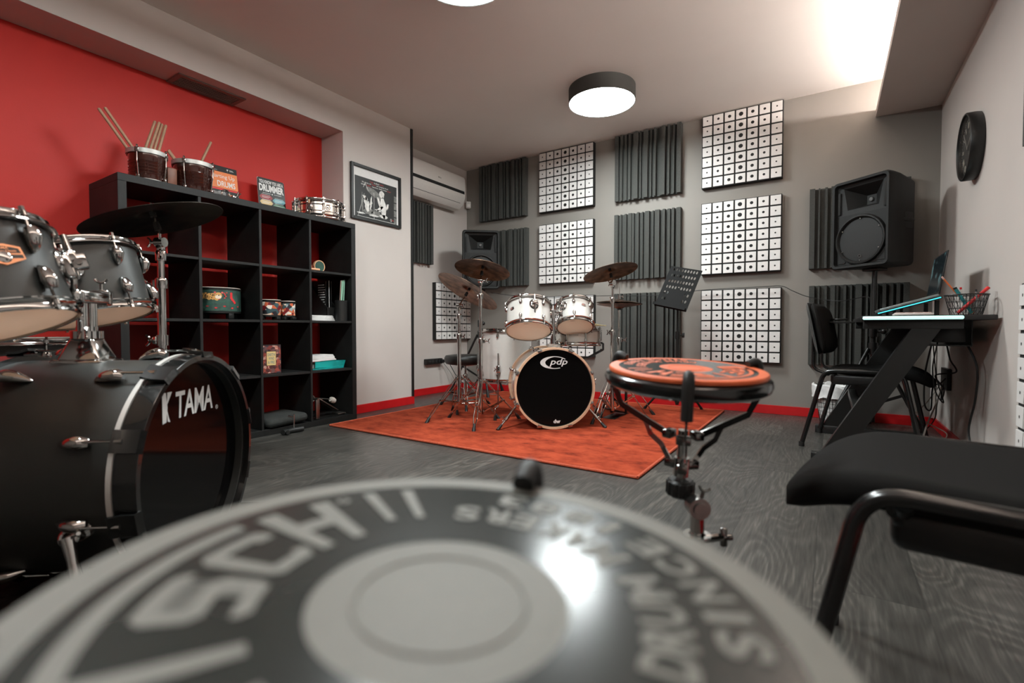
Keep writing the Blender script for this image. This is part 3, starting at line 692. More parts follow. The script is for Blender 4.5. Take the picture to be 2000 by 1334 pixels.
# turn the leopard face towards the room
kids_drum('hand_drum', 'small hand drum with colourful animal pattern against the divider, left of its twin', (-3.115, 1.832, SZ[2]), 0.074, 0.112, pattern_mat('animal print one', PAT, 42, 1.3), foot=0.022)
kids_drum('hand_drum', 'smaller colourful hand drum right of the similar larger one', (-3.095, 1.956, SZ[2]), 0.046, 0.108, pattern_mat('animal print two', PAT, 46, 4.1), foot=0.022)
for o in list(COL.objects):
    if o.get('label','').startswith('green hand drum'): o.rotation_euler.z = math.radians(-9)
def sheets(name, label, cat, x0, x1, y0, y1, z, n, mt, th=0.004):
    m = M(); rnd = random.Random(n)
    for k in range(n):
        q = T((x0+x1)/2, (y0+y1)/2, z+th*(k+0.5)) @ rz(rnd.uniform(-0.05, 0.05)); m.box((0,0,0), (x1-x0-0.004*k, y1-y0-0.003*k, th*0.8), q)
    return solo(name, label, cat, m, mt)
sheets('paper_stack', 'stack of white paper lying beside the black pen tube on the shelf', 'paper', -3.33, -3.07, 2.098, 2.315, SZ[2], 8, PAPER, 0.005)
t = Thing('folder', 'teal plastic folder lying on the shelf above the foot pedal', 'folder', (-3.2, 2.25, SZ[1]))
TEAL = mat('teal plastic', (20, 140, 136), 0.3, noise=0.3, nscale=12)
m = M(); m.prism([(-0.15,0.0),(0.13,0.0),(0.135,0.012),(0.15,0.055),(0.1475,0.056),(0.13,0.016),(-0.15,0.004)], 0.02, Matrix(((0,0,1,0.115),(1,0,0,0),(0,1,0,0.001),(0,0,0,1))))
m.box2((-0.13,-0.15,0.001),(0.13,0.14,0.004)); m.box2((0.118,-0.10,0.012),(0.122,0.145,0.058)); m.box2((-0.12,0.139,0.004),(0.12,0.142,0.055))
t.part('cover', m, TEAL); 
m = M()
for k in range(5): m.box((0.0,-0.01,0.010+0.006*k), (0.2,0.25,0.004), rz(0.02*k-0.03))
t.part('inner_sheets', m, PAPER)
m = M(); rnd = random.Random(2)
for k in range(9): m.box((0.01, -0.045, 0.0), (0.23-0.004*k, 0.235-0.003*k, 0.0035), T(-3.2, 2.25, SZ[1]+0.064+0.0045*k) @ rz(rnd.uniform(-0.04, 0.04)) @ Matrix.Rotation(0.03, 4, 'X'))
solo('paper_stack', 'messy pile of white sheets lying on the teal folder', 'paper', m, PAPER)
# pen tube with green sticks
t = Thing('pen_tube', 'black round desk tube at the right end of the shelf cell', 'tube', (-3.055, 2.357, SZ[2]))
t.part('tube_body', M().lathe([(0,0.001),(0.044,0.001),(0.045,0.15),(0.043,0.152),(0.042,0.15),(0.041,0.006),(0,0.006)], 32), BLACKP)
GRN = mat('mint green plastic', (150, 196, 170), 0.4)
for k, (dx, dy, tx, ty, z, mt, lab) in enumerate(((0.0,0.014,0.0,0.032,1.048,GRN,'mint green stick in the tube, nearest the side board'), (-0.01,0.0,0.0,0.022,1.046,GRN,'second mint green stick in the black tube'), (0.01,-0.015,0.0,0.010,1.044,GRN,'third mint green stick in the black tube, leaning left'), (0.0,-0.02,0.0,0.0,1.042,mat('brown stick', (150,122,110),0.5,noise=0.3,nscale=200),'brown mottled stick left of the green ones in the tube'))):
    solo('thin_stick', lab, 'stick', M().cyl((-3.055+dx, 2.357+dy, SZ[2]+0.008), (-3.055+tx, 2.357+ty, z), 0.0035, seg=8), mt, 'sticks in the black tube')
t = Thing('magazine_file', 'black slant-cut magazine file holding black and white sheets', 'magazine file', (-3.19, 2.30, SZ[2]))
mq = Matrix(((1,0,0,0),(0,0,1,0),(0,1,0,0),(0,0,0,1)))
m = M(); P = [(-0.14,0.001),(0.10,0.001),(0.10,0.10),(-0.14,0.30)]
for y in (-0.04, 0.04): m.prism(P, 0.003, mq, y)
m.box2((-0.14,-0.04,0.001),(0.10,0.04,0.004)); m.box2((-0.143,-0.04,0.001),(-0.14,0.043,0.30)); m.box2((0.097,-0.04,0.001),(0.10,0.043,0.10))
t.part('file_body', m, BLACKP)
m = M([PAPER, BLACKP]); m.use(BLACKP).box2((-0.12,-0.02,0.006),(0.06,-0.016,0.29)); m.box2((-0.12,0.0,0.006),(0.07,0.004,0.30)); m.box2((-0.12,0.02,0.006),(0.07,0.024,0.295))
m.use(PAPER)
for k in range(9): m.box2((-0.03, -0.0213, 0.12+0.018*k), (0.055-0.006*(k%3), -0.0203, 0.126+0.018*k))
m.box2((0.0702, 0.0, 0.1), (0.0715, 0.003, 0.30))
t.part('sheet_music', m)
# red/green hand cymbal rattles, row three
t = Thing('rattle', 'green and wood rattle lying on its side in the upper right shelf cell', 'rattle', (-3.13, 2.17, SZ[3]))
RW = mat('pale rattle wood', (226, 170, 130), 0.4); RG = mat('rattle green', (40, 74, 62), 0.4, noise=0.2)
for y, r in ((-0.05, 0.04), (0.055, 0.045)):
    q = T(0, y, r*0.98+0.001) @ Matrix.Rotation(PI/2, 4, 'Y')
    t.part('green_disc', M().lathe([(0,-0.008),(r*0.86,-0.008),(r*0.86,0.008),(0,0.008)], 32, q), RG); t.part('wooden_rim', M().lathe([(r*0.86,-0.01),(r*0.98,-0.01),(r*0.98,0.01),(r*0.86,0.01)], 32, q, close=True), RW)
t.part('handle', M().tube([(0.012,-0.05,0.02),(0.012,0.05,0.02)], 0.009, 10), RW)
# dvd box
t = Thing('film_box', 'upright boxed film set with a patchwork of concert photos on the shelf', 'box', (-3.06, 1.814, SZ[1]))
hw, hh = 0.066, 0.19
t.part('case', M().box2((-0.03,-hw,0.001),(0.0,hw,hh), bev=0.001, seg=1), mat('case dark', (40,34,34), 0.3))
PHOTO = pattern_mat('concert photo patchwork', [(150,70,58),(74,40,40),(176,120,104),(60,56,66),(120,52,46),(190,150,136),(52,40,44),(104,74,72)], 60, 2.2)
cv = t.part('cover_print', M().box2((0,-hw+0.003,0.004),(0.0008,hw-0.003,hh-0.006)), PHOTO)
m = M([mat('label gold', (206,178,120), 0.5), BKC]); m.use(BKC).box2((0.0008,-0.036,0.052),(0.0012,0.032,0.148)); m.use(MATS['label gold']).box2((0.0012,-0.033,0.055),(0.0016,0.029,0.145))
t.part('title_plate', m, parent=cv)
m = M([mat('title teal grey', (96,120,116), 0.5)])
for s, z, ww in (('EARTH', 0.125, 0.05), ('WIND', 0.10, 0.04), ('& FIRE', 0.075, 0.044)):
    put_text(m, s, ww, 0.019, Matrix(((0,0,1,0.0018),(1,0,0,-0.002),(0,1,0,z),(0,0,0,1))), 0.02)
t.part('lettering', m, parent=cv)
# bass drum pedal in the lowest right cell
t = Thing('bass_drum_pedal', 'silver bass drum pedal lying in the lowest right shelf cell', 'drum pedal', (-3.12, 2.23, SZ[0]))
ALU = mat('cast aluminium', (120,118,112), 0.35, 0.9, noise=0.15, nscale=60)
q = Matrix.Rotation(math.radians(30), 4, 'X')
m = M(); m.box((0.03,-0.02,0.085), (0.07,0.2,0.008), Matrix.Rotation(math.radians(-33), 4, 'X') @ T(0,-0.02,0.0), bev=0.003); fb = t.part('footboard', m, ALU)
m = M(); put_text(m, 'GIBRALTAR', 0.13, 0.022, Matrix.Rotation(math.radians(-33), 4, 'X') @ T(0.03,-0.04,0.0905) @ rz(-PI/2), 0.02, 0.1); t.part('lettering', m, BLACKP, parent=fb)
t.part('heel_plate', M().box((0.03,0.125,0.012), (0.075,0.07,0.01), bev=0.003), ALU)
t.part('base_plate', M().box2((-0.0,-0.13,0.002),(0.06,0.15,0.006)), BLACKM)
m = M(); m.tube([(0.03,-0.09,0.15),(0.03,0.05,0.125)], 0.004, 8); t.part('beater_rod', m, CHROME)
m = M(); m.lathe([(0,-0.02),(0.018,-0.02),(0.022,0.0),(0.018,0.02),(0,0.02)], 20, T(0.03,0.07,0.115) @ Matrix.Rotation(PI/3, 4, 'X')); t.part('beater', m, mat('beater felt', (190,182,172), 0.8))
m = M(); m.cyl((-0.04,-0.1,0.145),(0.1,-0.1,0.145),0.008); m.box((-0.03,-0.1,0.075),(0.014,0.03,0.14),bev=0.003); m.box((0.09,-0.1,0.075),(0.014,0.03,0.14),bev=0.003); m.torus(0.018,0.006,T(0.03,-0.1,0.145) @ Matrix.Rotation(PI/2,4,'Y'),20,8)
t.part('pedal_frame', m, STEEL)
# dark cushion pad and spare clamp foot sticking out
m = M(); m.box((0,0,0), (0.31,0.29,0.06), T(-3.14,1.89,0.076) @ Matrix.Rotation(0.05,4,'X'), bev=0.03, seg=4)
solo('cushion', 'dark grey soft cushion bag in the lowest cell left of the pedal', 'cushion', m, mat('dark grey cloth', (38,40,38), 0.9, noise=0.25, nscale=40, bump=0.5, bscale=300))
t = Thing('pedal_clamp', 'black rubber footed clamp on the floor in front of the cushion', 'clamp', (-2.94, 1.87, 0))
m = M(); m.tube([(0.02,-0.07,0.02),(0.0,0.0,0.018),(0.02,0.075,0.022)], 0.017, 10, smooth=4); m.tube([(-0.02,-0.02,0.02),(0.045,-0.05,0.018)], 0.012, 8); t.part('rubber_foot', m, RUBBER)
m = M(); m.cyl((0,0.02,0.02),(0.0,0.02,0.12),0.005); m.cyl((0,0.02,0.1),(-0.03,0.0,0.11),0.006); t.part('clamp_rod', m, CHROME)

# ================================================================== DRUM HARDWARE BUILDERS
def hoop_prof(r, up=1):
    """triple flanged metal hoop hugging a shell of radius r; z=0 at the outer lip, growing towards the shell"""
    return [(r-0.002, 0), (r+0.004, -0.001), (r+0.007, 0.002), (r+0.0075, 0.007), (r+0.006, 0.012), (r+0.009, 0.018), (r+0.015, 0.021), (r+0.0155, 0.024), (r+0.008, 0.026), (r+0.002, 0.024), (r+0.001, 0.004)]
def flipz(L): return Matrix(((1,0,0,0),(0,-1,0,0),(0,0,-1,L),(0,0,0,1)))
def wing(m, c, d, up, s=1.0):
    """wing screw at c pointing along d"""
    c, d, up = V(c), V(d).normalized(), V(up).normalized()
    m.cyl(c, c+d*0.022*s, 0.0055*s, seg=10); q = rotm(d, up).to_4x4(); q.translation = c+d*0.026*s
    m.tube([q @ V(p) for p in [(0,-0.018*s,0.012*s),(0,-0.010*s,0.003*s),(0,0,0),(0,0.010*s,0.003*s),(0,0.018*s,0.012*s)]], 0.0042*s, 8, smooth=3)
def lug(t, r, L, a, style, rh):
    """one lug position at azimuth a: casings and tension rods"""
    q = rz(a)
    for side in (0, 1):
        g = q if side == 0 else q @ flipz(L)
        m = M()
        if style == 'oval':
            zc = 0.055
            m.lathe([(0,0.016),(0.006,0.015),(0.010,0.011),(0.0125,0.004),(0.013,0)], 20, g @ T(r,0,zc) @ Matrix.Rotation(PI/2,4,'Y') @ Matrix.Diagonal((1.55,0.95,1,1)))
            m.cyl(g @ V((r+0.011,0,zc-0.018)), g @ V((r+0.011,0,zc+0.002)), 0.0055, seg=10)
            z1 = zc-0.018
        elif style == 'tear':
            zc = 0.06; P = []
            m.tube([g @ V(p) for p in [(r+0.002,0,zc+0.034),(r+0.010,0,zc+0.020),(r+0.015,0,zc),(r+0.014,0,zc-0.018)]], 0, 14, smooth=4, rad=[0.003,0.011,0.0155,0.0105])
            z1 = zc-0.018
        else:   # rectangular tube-like casing
            zc = L/2; m.box((r+0.008,0,0.036), (0.016,0.018,0.03), g, bev=0.004); z1 = 0.022
        m.cyl(g @ V((r+0.0115,0,z1+0.004)), g @ V((r+0.0115,0,0.004)), 0.0028, seg=8)
        m.cyl(g @ V((r+0.0115,0,0.016)), g @ V((r+0.0115,0,0.006)), 0.0068, seg=10); m.box((r+0.0115,0,0.0), (0.007,0.007,0.010), g)
        if style == 'box' and side == 0: m.cyl(q @ V((r+0.009,0,0.04)), q @ V((r+0.009,0,L-0.04)), 0.006, seg=10)
        t.part('lug', m, CHROME)
def drum(name, label, C, n, r, L, shell, azdir, lugs, a0, style='oval', group=None, head_bot=None, hoop=None, badge=None, mount=None, botmark=None):
    z = V(n).normalized(); x = V(azdir) if azdir else V((0,0,H))-V(C); x = (x - z*x.dot(z)).normalized(); y = z.cross(x)
    mx = Matrix((x, y, z)).transposed().to_4x4(); mx.translation = V(C)
    t = Thing(name, label, 'drum', mx, group); hoop = hoop or CHROME
    m = M([shell, SHELLIN]); m.use(shell).lathe([(r-0.006,0.012),(r,0.012),(r,L-0.012),(r-0.006,L-0.012)], 72); m.use(SHELLIN).lathe([(r-0.006,L-0.012),(r-0.006,0.012)], 72); bmesh.ops.remove_doubles(m.bm, verts=m.bm.verts[:], dist=1e-5); sh = t.part('shell', m)
    m = M(); m.lathe(hoop_prof(r), 72, close=True); t.part('bottom_hoop', m, hoop)
    m = M(); m.lathe(hoop_prof(r), 72, flipz(L), close=True); t.part('top_hoop', m, hoop)
    m = M(); m.lathe([(0,0.004),(r*0.96,0.004),(r,0.006),(r+0.002,0.02)], 72); t.part('bottom_head', m, head_bot or HEADC)
    m = M(); m.lathe([(0,0.004),(r*0.96,0.004),(r,0.006),(r+0.002,0.02)], 72, flipz(L)); t.part('top_head', m, HEADT)
    for k in range(lugs): lug(t, r, L, a0+2*PI*k/lugs, style, r)
    if badge:
        a, zc, ww, hh, kind = badge; q = rz(a) @ Matrix(((0,0,1,r+0.0008),(1,0,0,0),(0,1,0,zc),(0,0,0,1)))
        if kind == 'oval':
            bd = t.part('badge', M().lathe([(0,0.0012),(ww*0.9,0.0012),(ww,-0.001)], 32, q @ Matrix.Diagonal((1,hh/ww,1,1))), STEEL, label='small oval metal badge')
            m = M([mat('badge pink',(170,110,104),0.4)]); m.lathe([(0,0.0015),(ww*0.55,0.0015)], 20, q @ T(-ww*0.2,0,0) @ Matrix.Diagonal((1,hh/ww*0.7,1,1))); t.part('badge_emblem', m, parent=bd)
            m = M(); put_text(m, 'pdp', ww*0.6, None, q @ T(ww*0.3,0,0.0018), 0.02, 0.2); t.part('badge_lettering', m, BLACKP, parent=bd)
        else:
            P = [(-ww,-hh*0.45),(-ww*0.9,hh*0.7),(-ww*0.15,hh),(ww*0.15,hh),(ww*0.9,hh*0.7),(ww,-hh*0.45),(0,-hh)]
            PI_ = [(x*0.93,y*0.9) for x, y in P]
            bd = t.part('badge', M().prism(P, 0.002, q), mat('copper badge', (214,150,112), 0.3, 0.7), label='copper coloured shield badge')
            m = M([BLACKP]); m.prism([(x*0.85,y) for x, y in ((-ww,hh*0.1),(-ww*0.9,hh*0.55),(-ww*0.15,hh*0.78),(ww*0.15,hh*0.78),(ww*0.9,hh*0.55),(ww,hh*0.1))], 0.0005, q, 0.002); m.prism([(x*0.9,y) for x, y in ((-ww,-hh*0.38),(-ww*0.99,-hh*0.05),(ww*0.99,-hh*0.05),(ww,-hh*0.38))], 0.0005, q, 0.002); t.part('badge_emblem', m, parent=bd)
            m = M(); put_text(m, 'TAMA', ww*0.62, hh*0.22, q @ T(0,hh*0.6,0.0028), 0.02); put_text(m, 'Superstar Classic', ww*1.3, hh*0.3, q @ T(0,hh*0.28,0.0028), 0.02); t.part('badge_lettering', m, MATS['copper badge'], parent=bd)
            m = M(); m.lathe([(0,0.004),(0.009,0.004),(0.012,0.0025),(0.012,0.001)], 24, q @ T(0,-hh*0.25,0.0)); t.part('vent_grommet', m, CHROME, parent=bd)
    if botmark:
        m = M(); put_text(m, botmark, 0.03, None, Matrix(((0,1,0,r*0.78),(1,0,0,-r*0.1),(0,0,-1,0.0028),(0,0,0,1))), 0.01); t.part('head_lettering', m, mat('head print', (70,50,44), 0.5))
    return t, mx, sh
def leg3(t, hubz, poleb, R, a0, mt, rubber=RUBBER, double=True, w=0.02, base=None):
    """three folding legs of a stand: hub, braces, legs with rubber feet (local coords, pole on z axis)"""
    m = M(); m.lathe([(0.0,0),(0.021,0),(0.021,0.035),(0,0.035)], 20, T(0,0,hubz-0.018)); 
    for k in range(3): m.box((0.024,0,0), (0.02,0.02,0.022), T(0,0,hubz) @ rz(a0+2*PI*k/3), bev=0.003)
    t.part('leg_hub', m, mt)
    for k in range(3):
        q = rz(a0+2*PI*k/3); foot = V((R,0,0.02)); hub = V((0.03,0,hubz)); midp = hub.lerp(foot, 0.52); kn = midp
        m = M()
        if double:
            for s in (-1, 1):
                m.tube([q @ V(p) for p in [(0.03,s*0.006,hubz),(hub.lerp(foot,0.3).x,s*0.013,hub.lerp(foot,0.3).z),(kn.x,s*0.008,kn.z),(hub.lerp(foot,0.75).x,s*0.013,hub.lerp(foot,0.75).z),(foot.x-0.02,s*0.005,0.035)]], 0.0036, 6, smooth=4)
        else: m.bar([q @ hub, q @ V((foot.x-0.02, 0, 0.035))], w, 0.006, q.to_3x3() @ V((0,1,0)) )
        m.box((kn.x,0,kn.z), (0.02,0.026,0.014), q, bev=0.003)
        lg = t.part('leg', m, mt)
        m = M(); m.tube([q @ V((foot.x-0.034,0,0.052)), q @ V((foot.x-0.008,0,0.02)), q @ V((foot.x,0,0.006))], 0, 10, rad=[0.008,0.0125,0.014], smooth=2)
        t.part('rubber_foot', m, rubber, parent=lg)
        m = M(); pb = V((0.018,0,poleb))
        for s in (-1, 1): m.bar([q @ (pb+V((0,s*0.008,0))), q @ (kn+V((0,s*0.008,0)))], 0.010, 0.003, q.to_3x3() @ V((0,1,0)))
        t.part('leg_brace', m, mt)
    m = M(); m.lathe([(0,0),(0.019,0),(0.019,0.03),(0,0.03)], 18, T(0,0,poleb-0.015)); 
    for k in range(3): m.box((0.02,0,0), (0.018,0.022,0.018), T(0,0,poleb) @ rz(a0+2*PI*k/3), bev=0.003)
    t.part('brace_collar', m, mt)
def collar(t, z, r, a, mt=None):
    m = M(); m.lathe([(r,-0.018),(r+0.006,-0.018),(r+0.007,0.012),(r+0.004,0.02),(r-0.003,0.022)], 18, T(0,0,z)); m.box((r+0.01,0,0), (0.02,0.016,0.03), T(0,0,z) @ rz(a), bev=0.003)
    q = rz(a); wing(m, q @ V((r+0.018,0,z)), q.to_3x3() @ V((1,0,0)), V((0,0,1)), 0.9); t.part('height_clamp', m, mt or CHROME)
def cymbal_stand(label, x, y, C, n, a0, R=0.30, hub=0.32, z0=0.09, secs=(0.72, 0.95), group='chrome cymbal stands', tiltz=None, ang=0.5, mt=None, nm='cymbal_stand'):
    """C, n: cymbal centre and normal; the tilter reaches it from the pole top"""
    mt = mt or CHROME
    t = Thing(nm, label, 'stand', (x, y, 0), group); loc = V((x, y, 0)); Cl = V(C)-loc; n = V(n).normalized()
    top = tiltz or (Cl.z-0.09); t.part('lower_tube', M().cyl((0,0,z0-0.015), (0,0,secs[0]), 0.0143, seg=20), mt)
    t.part('middle_tube', M().cyl((0,0,secs[0]), (0,0,min(secs[1], top-0.01)), 0.0115, seg=18), mt)
    t.part('upper_tube', M().cyl((0,0,min(secs[1], top-0.02)), (0,0,top), 0.0085, seg=16), mt)
    collar(t, secs[0]-0.005, 0.0143, ang, mt)
    if secs[1] < top-0.03: collar(t, secs[1]-0.005, 0.0115, ang+2.2, mt)
    leg3(t, hub, z0, R, a0, mt)
    # tilter
    base = V((0,0,top)); below = Cl - n*0.045; d = (below-base)
    m = M(); m.box((0,0,top-0.012), (0.022,0.026,0.03), rz(ang), bev=0.004); pv = V((0,0,top+0.012)); ax = V((math.cos(ang), math.sin(ang), 0))
    m.cyl(pv-ax*0.016, pv+ax*0.016, 0.018, seg=20); wing(m, pv+ax*0.016, ax, V((0,0,1)), 0.9)
    m.tube([pv, pv.lerp(below, 0.5), below], 0.0055, 10); m.cyl(below, Cl+n*0.052, 0.0032, seg=8)
    t.part('tilter', m, mt)
    m = M(); m.cyl(Cl-n*0.035, Cl-n*0.004, 0.012, 0.010, seg=16); m.cyl(Cl+n*0.016, Cl+n*0.034, 0.011, seg=16); t.part('felt_washers', m, mat('felt', (40,38,36), 0.95))
    m = M(); wing(m, Cl+n*0.034, n, V((1,0,0.01)), 0.8); t.part('wing_nut', m, mt)
    return t
def cymbal(name, label, C, n, r, mt, group=None, bell=None, up=1):
    n = V(n).normalized(); mx = rotm(n).to_4x4(); mx.translation = V(C)
    h = r*0.11; rb = r*0.24; pr = []
    for k in range(8): a = k/7; rr = 0.006+(rb-0.006)*a; pr.append((rr, 0.018+0.0*h + (h*0.55)*(1-a**2.2)))
    z0 = pr[-1][1]
    for k in range(1, 13): a = k/12; pr.append((rb+(r-rb)*a, z0 - (z0+h*0.25)*a**1.35))
    top = [(a, b+0.0014) for a, b in pr]; z = [p[1] for p in pr]
    m = M(); m.lathe(pr + [(r+0.0002, pr[-1][1]+0.0007)] + top[::-1], 96, T(0,0,h*0.25), close=True)
    t = Thing(name, label, 'cymbal', mx, group); t.part('cymbal_plate', m, mt)
    return t, mx
def cym_mat(name, base, dark, rough=0.33):
    m = bpy.data.materials.new(name); m.use_nodes = True; nt = m.node_tree; N = nt.nodes; L = nt.links; b = N['Principled BSDF']
    b.inputs['Metallic'].default_value = 1.0
    tc = N.new('ShaderNodeTexCoord'); ln = N.new('ShaderNodeVectorMath'); ln.operation = 'LENGTH'; mp = N.new('ShaderNodeMapping'); mp.inputs['Scale'].default_value = (1,1,0); L.new(tc.outputs['Object'], mp.inputs[0]); L.new(mp.outputs[0], ln.inputs[0])
    wv = N.new('ShaderNodeMath'); wv.operation = 'SINE'; mu = N.new('ShaderNodeMath'); mu.operation = 'MULTIPLY'; mu.inputs[1].default_value = 1400; L.new(ln.outputs['Value'], mu.inputs[0]); L.new(mu.outputs[0], wv.inputs[0])
    ns = N.new('ShaderNodeTexNoise'); ns.inputs['Scale'].default_value = 16; ns.inputs['Detail'].default_value = 5; L.new(tc.outputs['Object'], ns.inputs['Vector'])
    cr = N.new('ShaderNodeValToRGB'); L.new(ns.outputs[0], cr.inputs[0]); cr.color_ramp.elements[0].position = 0.35; cr.color_ramp.elements[0].color = (*lin(dark),1); cr.color_ramp.elements[1].position = 0.65; cr.color_ramp.elements[1].color = (*lin(base),1)
    L.new(cr.outputs[0], b.inputs['Base Color']); b.inputs['Roughness'].default_value = rough
    bp = N.new('ShaderNodeBump'); bp.inputs['Strength'].default_value = 0.25; bp.inputs['Distance'].default_value = 0.0004; L.new(wv.outputs[0], bp.inputs['Height']); L.new(bp.outputs[0], b.inputs['Normal'])
    b.inputs['Anisotropic'].default_value = 0.4
    return m
CYM1 = cym_mat('aged bronze', (170, 134, 110), (98, 76, 62)); CYM2 = cym_mat('dark oxidised bronze', (62, 58, 54), (30, 28, 26), 0.4)

def bass_drum(label, C, n, r, D, shell, hoopm, claws, a0, head, group=None, inlay=None, lugstyle='white', hw=0.042, hz=0.0):
    """C: centre of the front hoop's outer face, n: forward"""
    mx = frame(C, n); t = Thing('bass_drum', label, 'drum', mx, group)
    rs = r-0.014
    m = M(); m.lathe([(rs,-D+0.02),(rs,-0.02),(rs-0.008,-0.02),(rs-0.008,-D+0.02)], 96, close=True); sh = t.part('shell', m, shell)
    hp = [(r-0.014,0),(r-0.001,0),(r,-0.001),(r,-hw+0.001),(r-0.001,-hw),(r-0.014,-hw)]
    m = M(); m.lathe(hp, 96, close=True); fh = t.part('front_hoop', m, hoopm)
    m = M(); m.lathe(hp, 96, T(0,0,-D+hw), close=True); t.part('rear_hoop', m, hoopm)
    if inlay:
        m = M(); m.lathe([(r-0.012,-hw-0.001),(r+0.003,-hw-0.001),(r+0.003,-hw-0.012),(r-0.006,-hw-0.014),(r-0.012,-hw-0.011)], 96, close=True); t.part('silver_rim', m, inlay, label='bright metal head rim behind the hoop')
    m = M(); m.lathe([(0,-0.018-hz),(r-0.03,-0.018-hz),(r-0.018,-0.016-hz),(r-0.013,-0.022-hz)], 96); hd = t.part('front_head', m, head, label='glossy black head')
    m = M(); m.lathe([(0,-D+0.018),(r-0.02,-D+0.018),(r-0.014,-D+0.03)], 64); t.part('batter_head', m, HEADC)
    for k in range(claws):
        q = rz(a0+2*PI*k/claws)
        for side in (0, 1):
            zz = (lambda z: z) if side == 0 else (lambda z: -D - z)
            m = M()
            if lugstyle == 'white':
                m.box((r+0.004,0,zz(-hw/2)), (0.008,0.03,hw+0.006), q, bev=0.003); m.box((r-0.004,0,zz(0.003)), (0.014,0.03,0.005), q, bev=0.002); m.box((r+0.012,0,zz(-hw+0.004)), (0.012,0.014,0.022), q, bev=0.003)
            else:
                m.tube([q @ V(p) for p in [(r-0.008,0,zz(0.001)),(r+0.006,0,zz(-0.002)),(r+0.008,0,zz(-hw*0.6)),(r+0.016,0,zz(-hw-0.004))]], 0, 4, flat=(0.0035,0.026), up=q.to_3x3() @ V((1,0,0.3))) 
            t.part('claw', m, CHROME if lugstyle == 'white' else BHOOP, parent=fh if side == 0 else None)
            m = M(); m.cyl(q @ V((r+0.012,0,zz(-hw+0.012))), q @ V((r+0.012,0,zz(-0.125))), 0.0034, seg=8); m.cyl(q @ V((r+0.012,0,zz(-hw+0.018))), q @ V((r+0.012,0,zz(-hw-0.004))), 0.006, seg=8)
            z1 = -0.118 if side == 0 else -D+0.118; sg = -1 if side == 0 else 1
            if lugstyle == 'white':
                m.lathe([(0,0.018),(0.008,0.016),(0.0125,0.008),(0.0135,0)], 18, q @ T(rs,0,z1+sg*0.008) @ Matrix.Rotation(PI/2,4,'Y') @ Matrix.Diagonal((1.6,1,1,1))); m.cyl(q @ V((r+0.012,0,z1)), q @ V((rs+0.004,0,z1+sg*0.01)), 0.006, seg=8)
            else:
                m.tube([q @ V(p) for p in [(rs+0.012,0,z1+sg*-0.008),(rs+0.018,0,z1+sg*0.01),(rs+0.013,0,z1+sg*0.034),(rs+0.002,0,z1+sg*0.062)]], 0, 14, smooth=4, rad=[0.011,0.0165,0.014,0.003])
            t.part('lug', m, CHROME)
    return t, mx, sh, hd

# ================================================================== WHITE DRUM KIT
KG = 'pieces of the white drum kit'
PC = V((-1.527, 2.869, 0.285)); PN = V((0.637, -0.771, 0)).normalized(); PD = 0.39
t, mxp, sh, hd = bass_drum('white bass drum with maple hoop and black front head on the rug', PC, PN, 0.2735, PD, WLACQ, MAPLE, 8, math.radians(22.5), HEADK)
Tm = TEXTW
# round logo: swoosh and lower case letters
m = M()
def ell(m, cx, cy, rx, ry, th0, a0, a1, z, n=40):
    for k in range(n):
        A, B = a0+(a1-a0)*k/n, a0+(a1-a0)*(k+1)/n
        f = lambda a: th0*(0.25+0.75*max(0.0, -math.cos(a)))
        P = [(cx+rx*math.cos(A), cy+ry*math.sin(A)), (cx+rx*math.cos(B), cy+ry*math.sin(B)), (cx+(rx-f(B))*math.cos(B), cy+(ry-f(B)*0.55)*math.sin(B)), (cx+(rx-f(A))*math.cos(A), cy+(ry-f(A)*0.55)*math.sin(A))]
        m.prism(P, 0.0005, None, z)
ell(m, -0.004, 0.172, 0.094, 0.042, 0.034, 0.55, 2*PI-1.1, -0.0172)
put_text(m, 'pdp', 0.122, 0.054, T(0.026, 0.172, -0.0162), 0.012, 0.25)
t.part('lettering', m, TEXTW, parent=hd, label='white oval maker logo')
m = M(); put_text(m, 'dw', 0.048, 0.026, T(0.016, -0.222, -0.0168), 0.05, 0.0); t.part('small_lettering', m, TEXTW, parent=hd)
# spurs
for s in (-1, 1):
    m = M(); a = math.radians(-28) if s > 0 else math.radians(180+28)
    p0 = V((0.262*math.cos(a), 0.262*math.sin(a), -0.14)); foot = mxp.inverted() @ V((flo(975,841,0.02) if s < 0 else flo(1190,839,0.02)))
    foot = V((foot.x, foot.y, min(foot.z, -0.02)))
    m.cyl(p0, p0.lerp(foot, 0.6), 0.0085, seg=12); m.cyl(p0.lerp(foot, 0.55), foot, 0.006, seg=10); m.box(p0, (0.04,0.05,0.04), bev=0.006); q = p0.lerp(foot, 0.6); m.cyl(q-(foot-p0).normalized()*0.02, q+(foot-p0).normalized()*0.015, 0.012, seg=12); wing(m, q, V((s,0,0.3)), V((0,1,0)), 0.8)
    sp = t.part('spur', m, CHROME); d = (foot-p0).normalized(); m = M(); m.cyl(foot-d*0.035, foot+d*0.012, 0.009, 0.012, seg=12); t.part('rubber_foot', m, RUBBER, parent=sp)
    m = M(); wing(m, V((s*0.278,0.03,-0.13)), V((s,0,0)), V((0,1,0)), 1.0)
    t.part('side_wing_screw', m, CHROME)
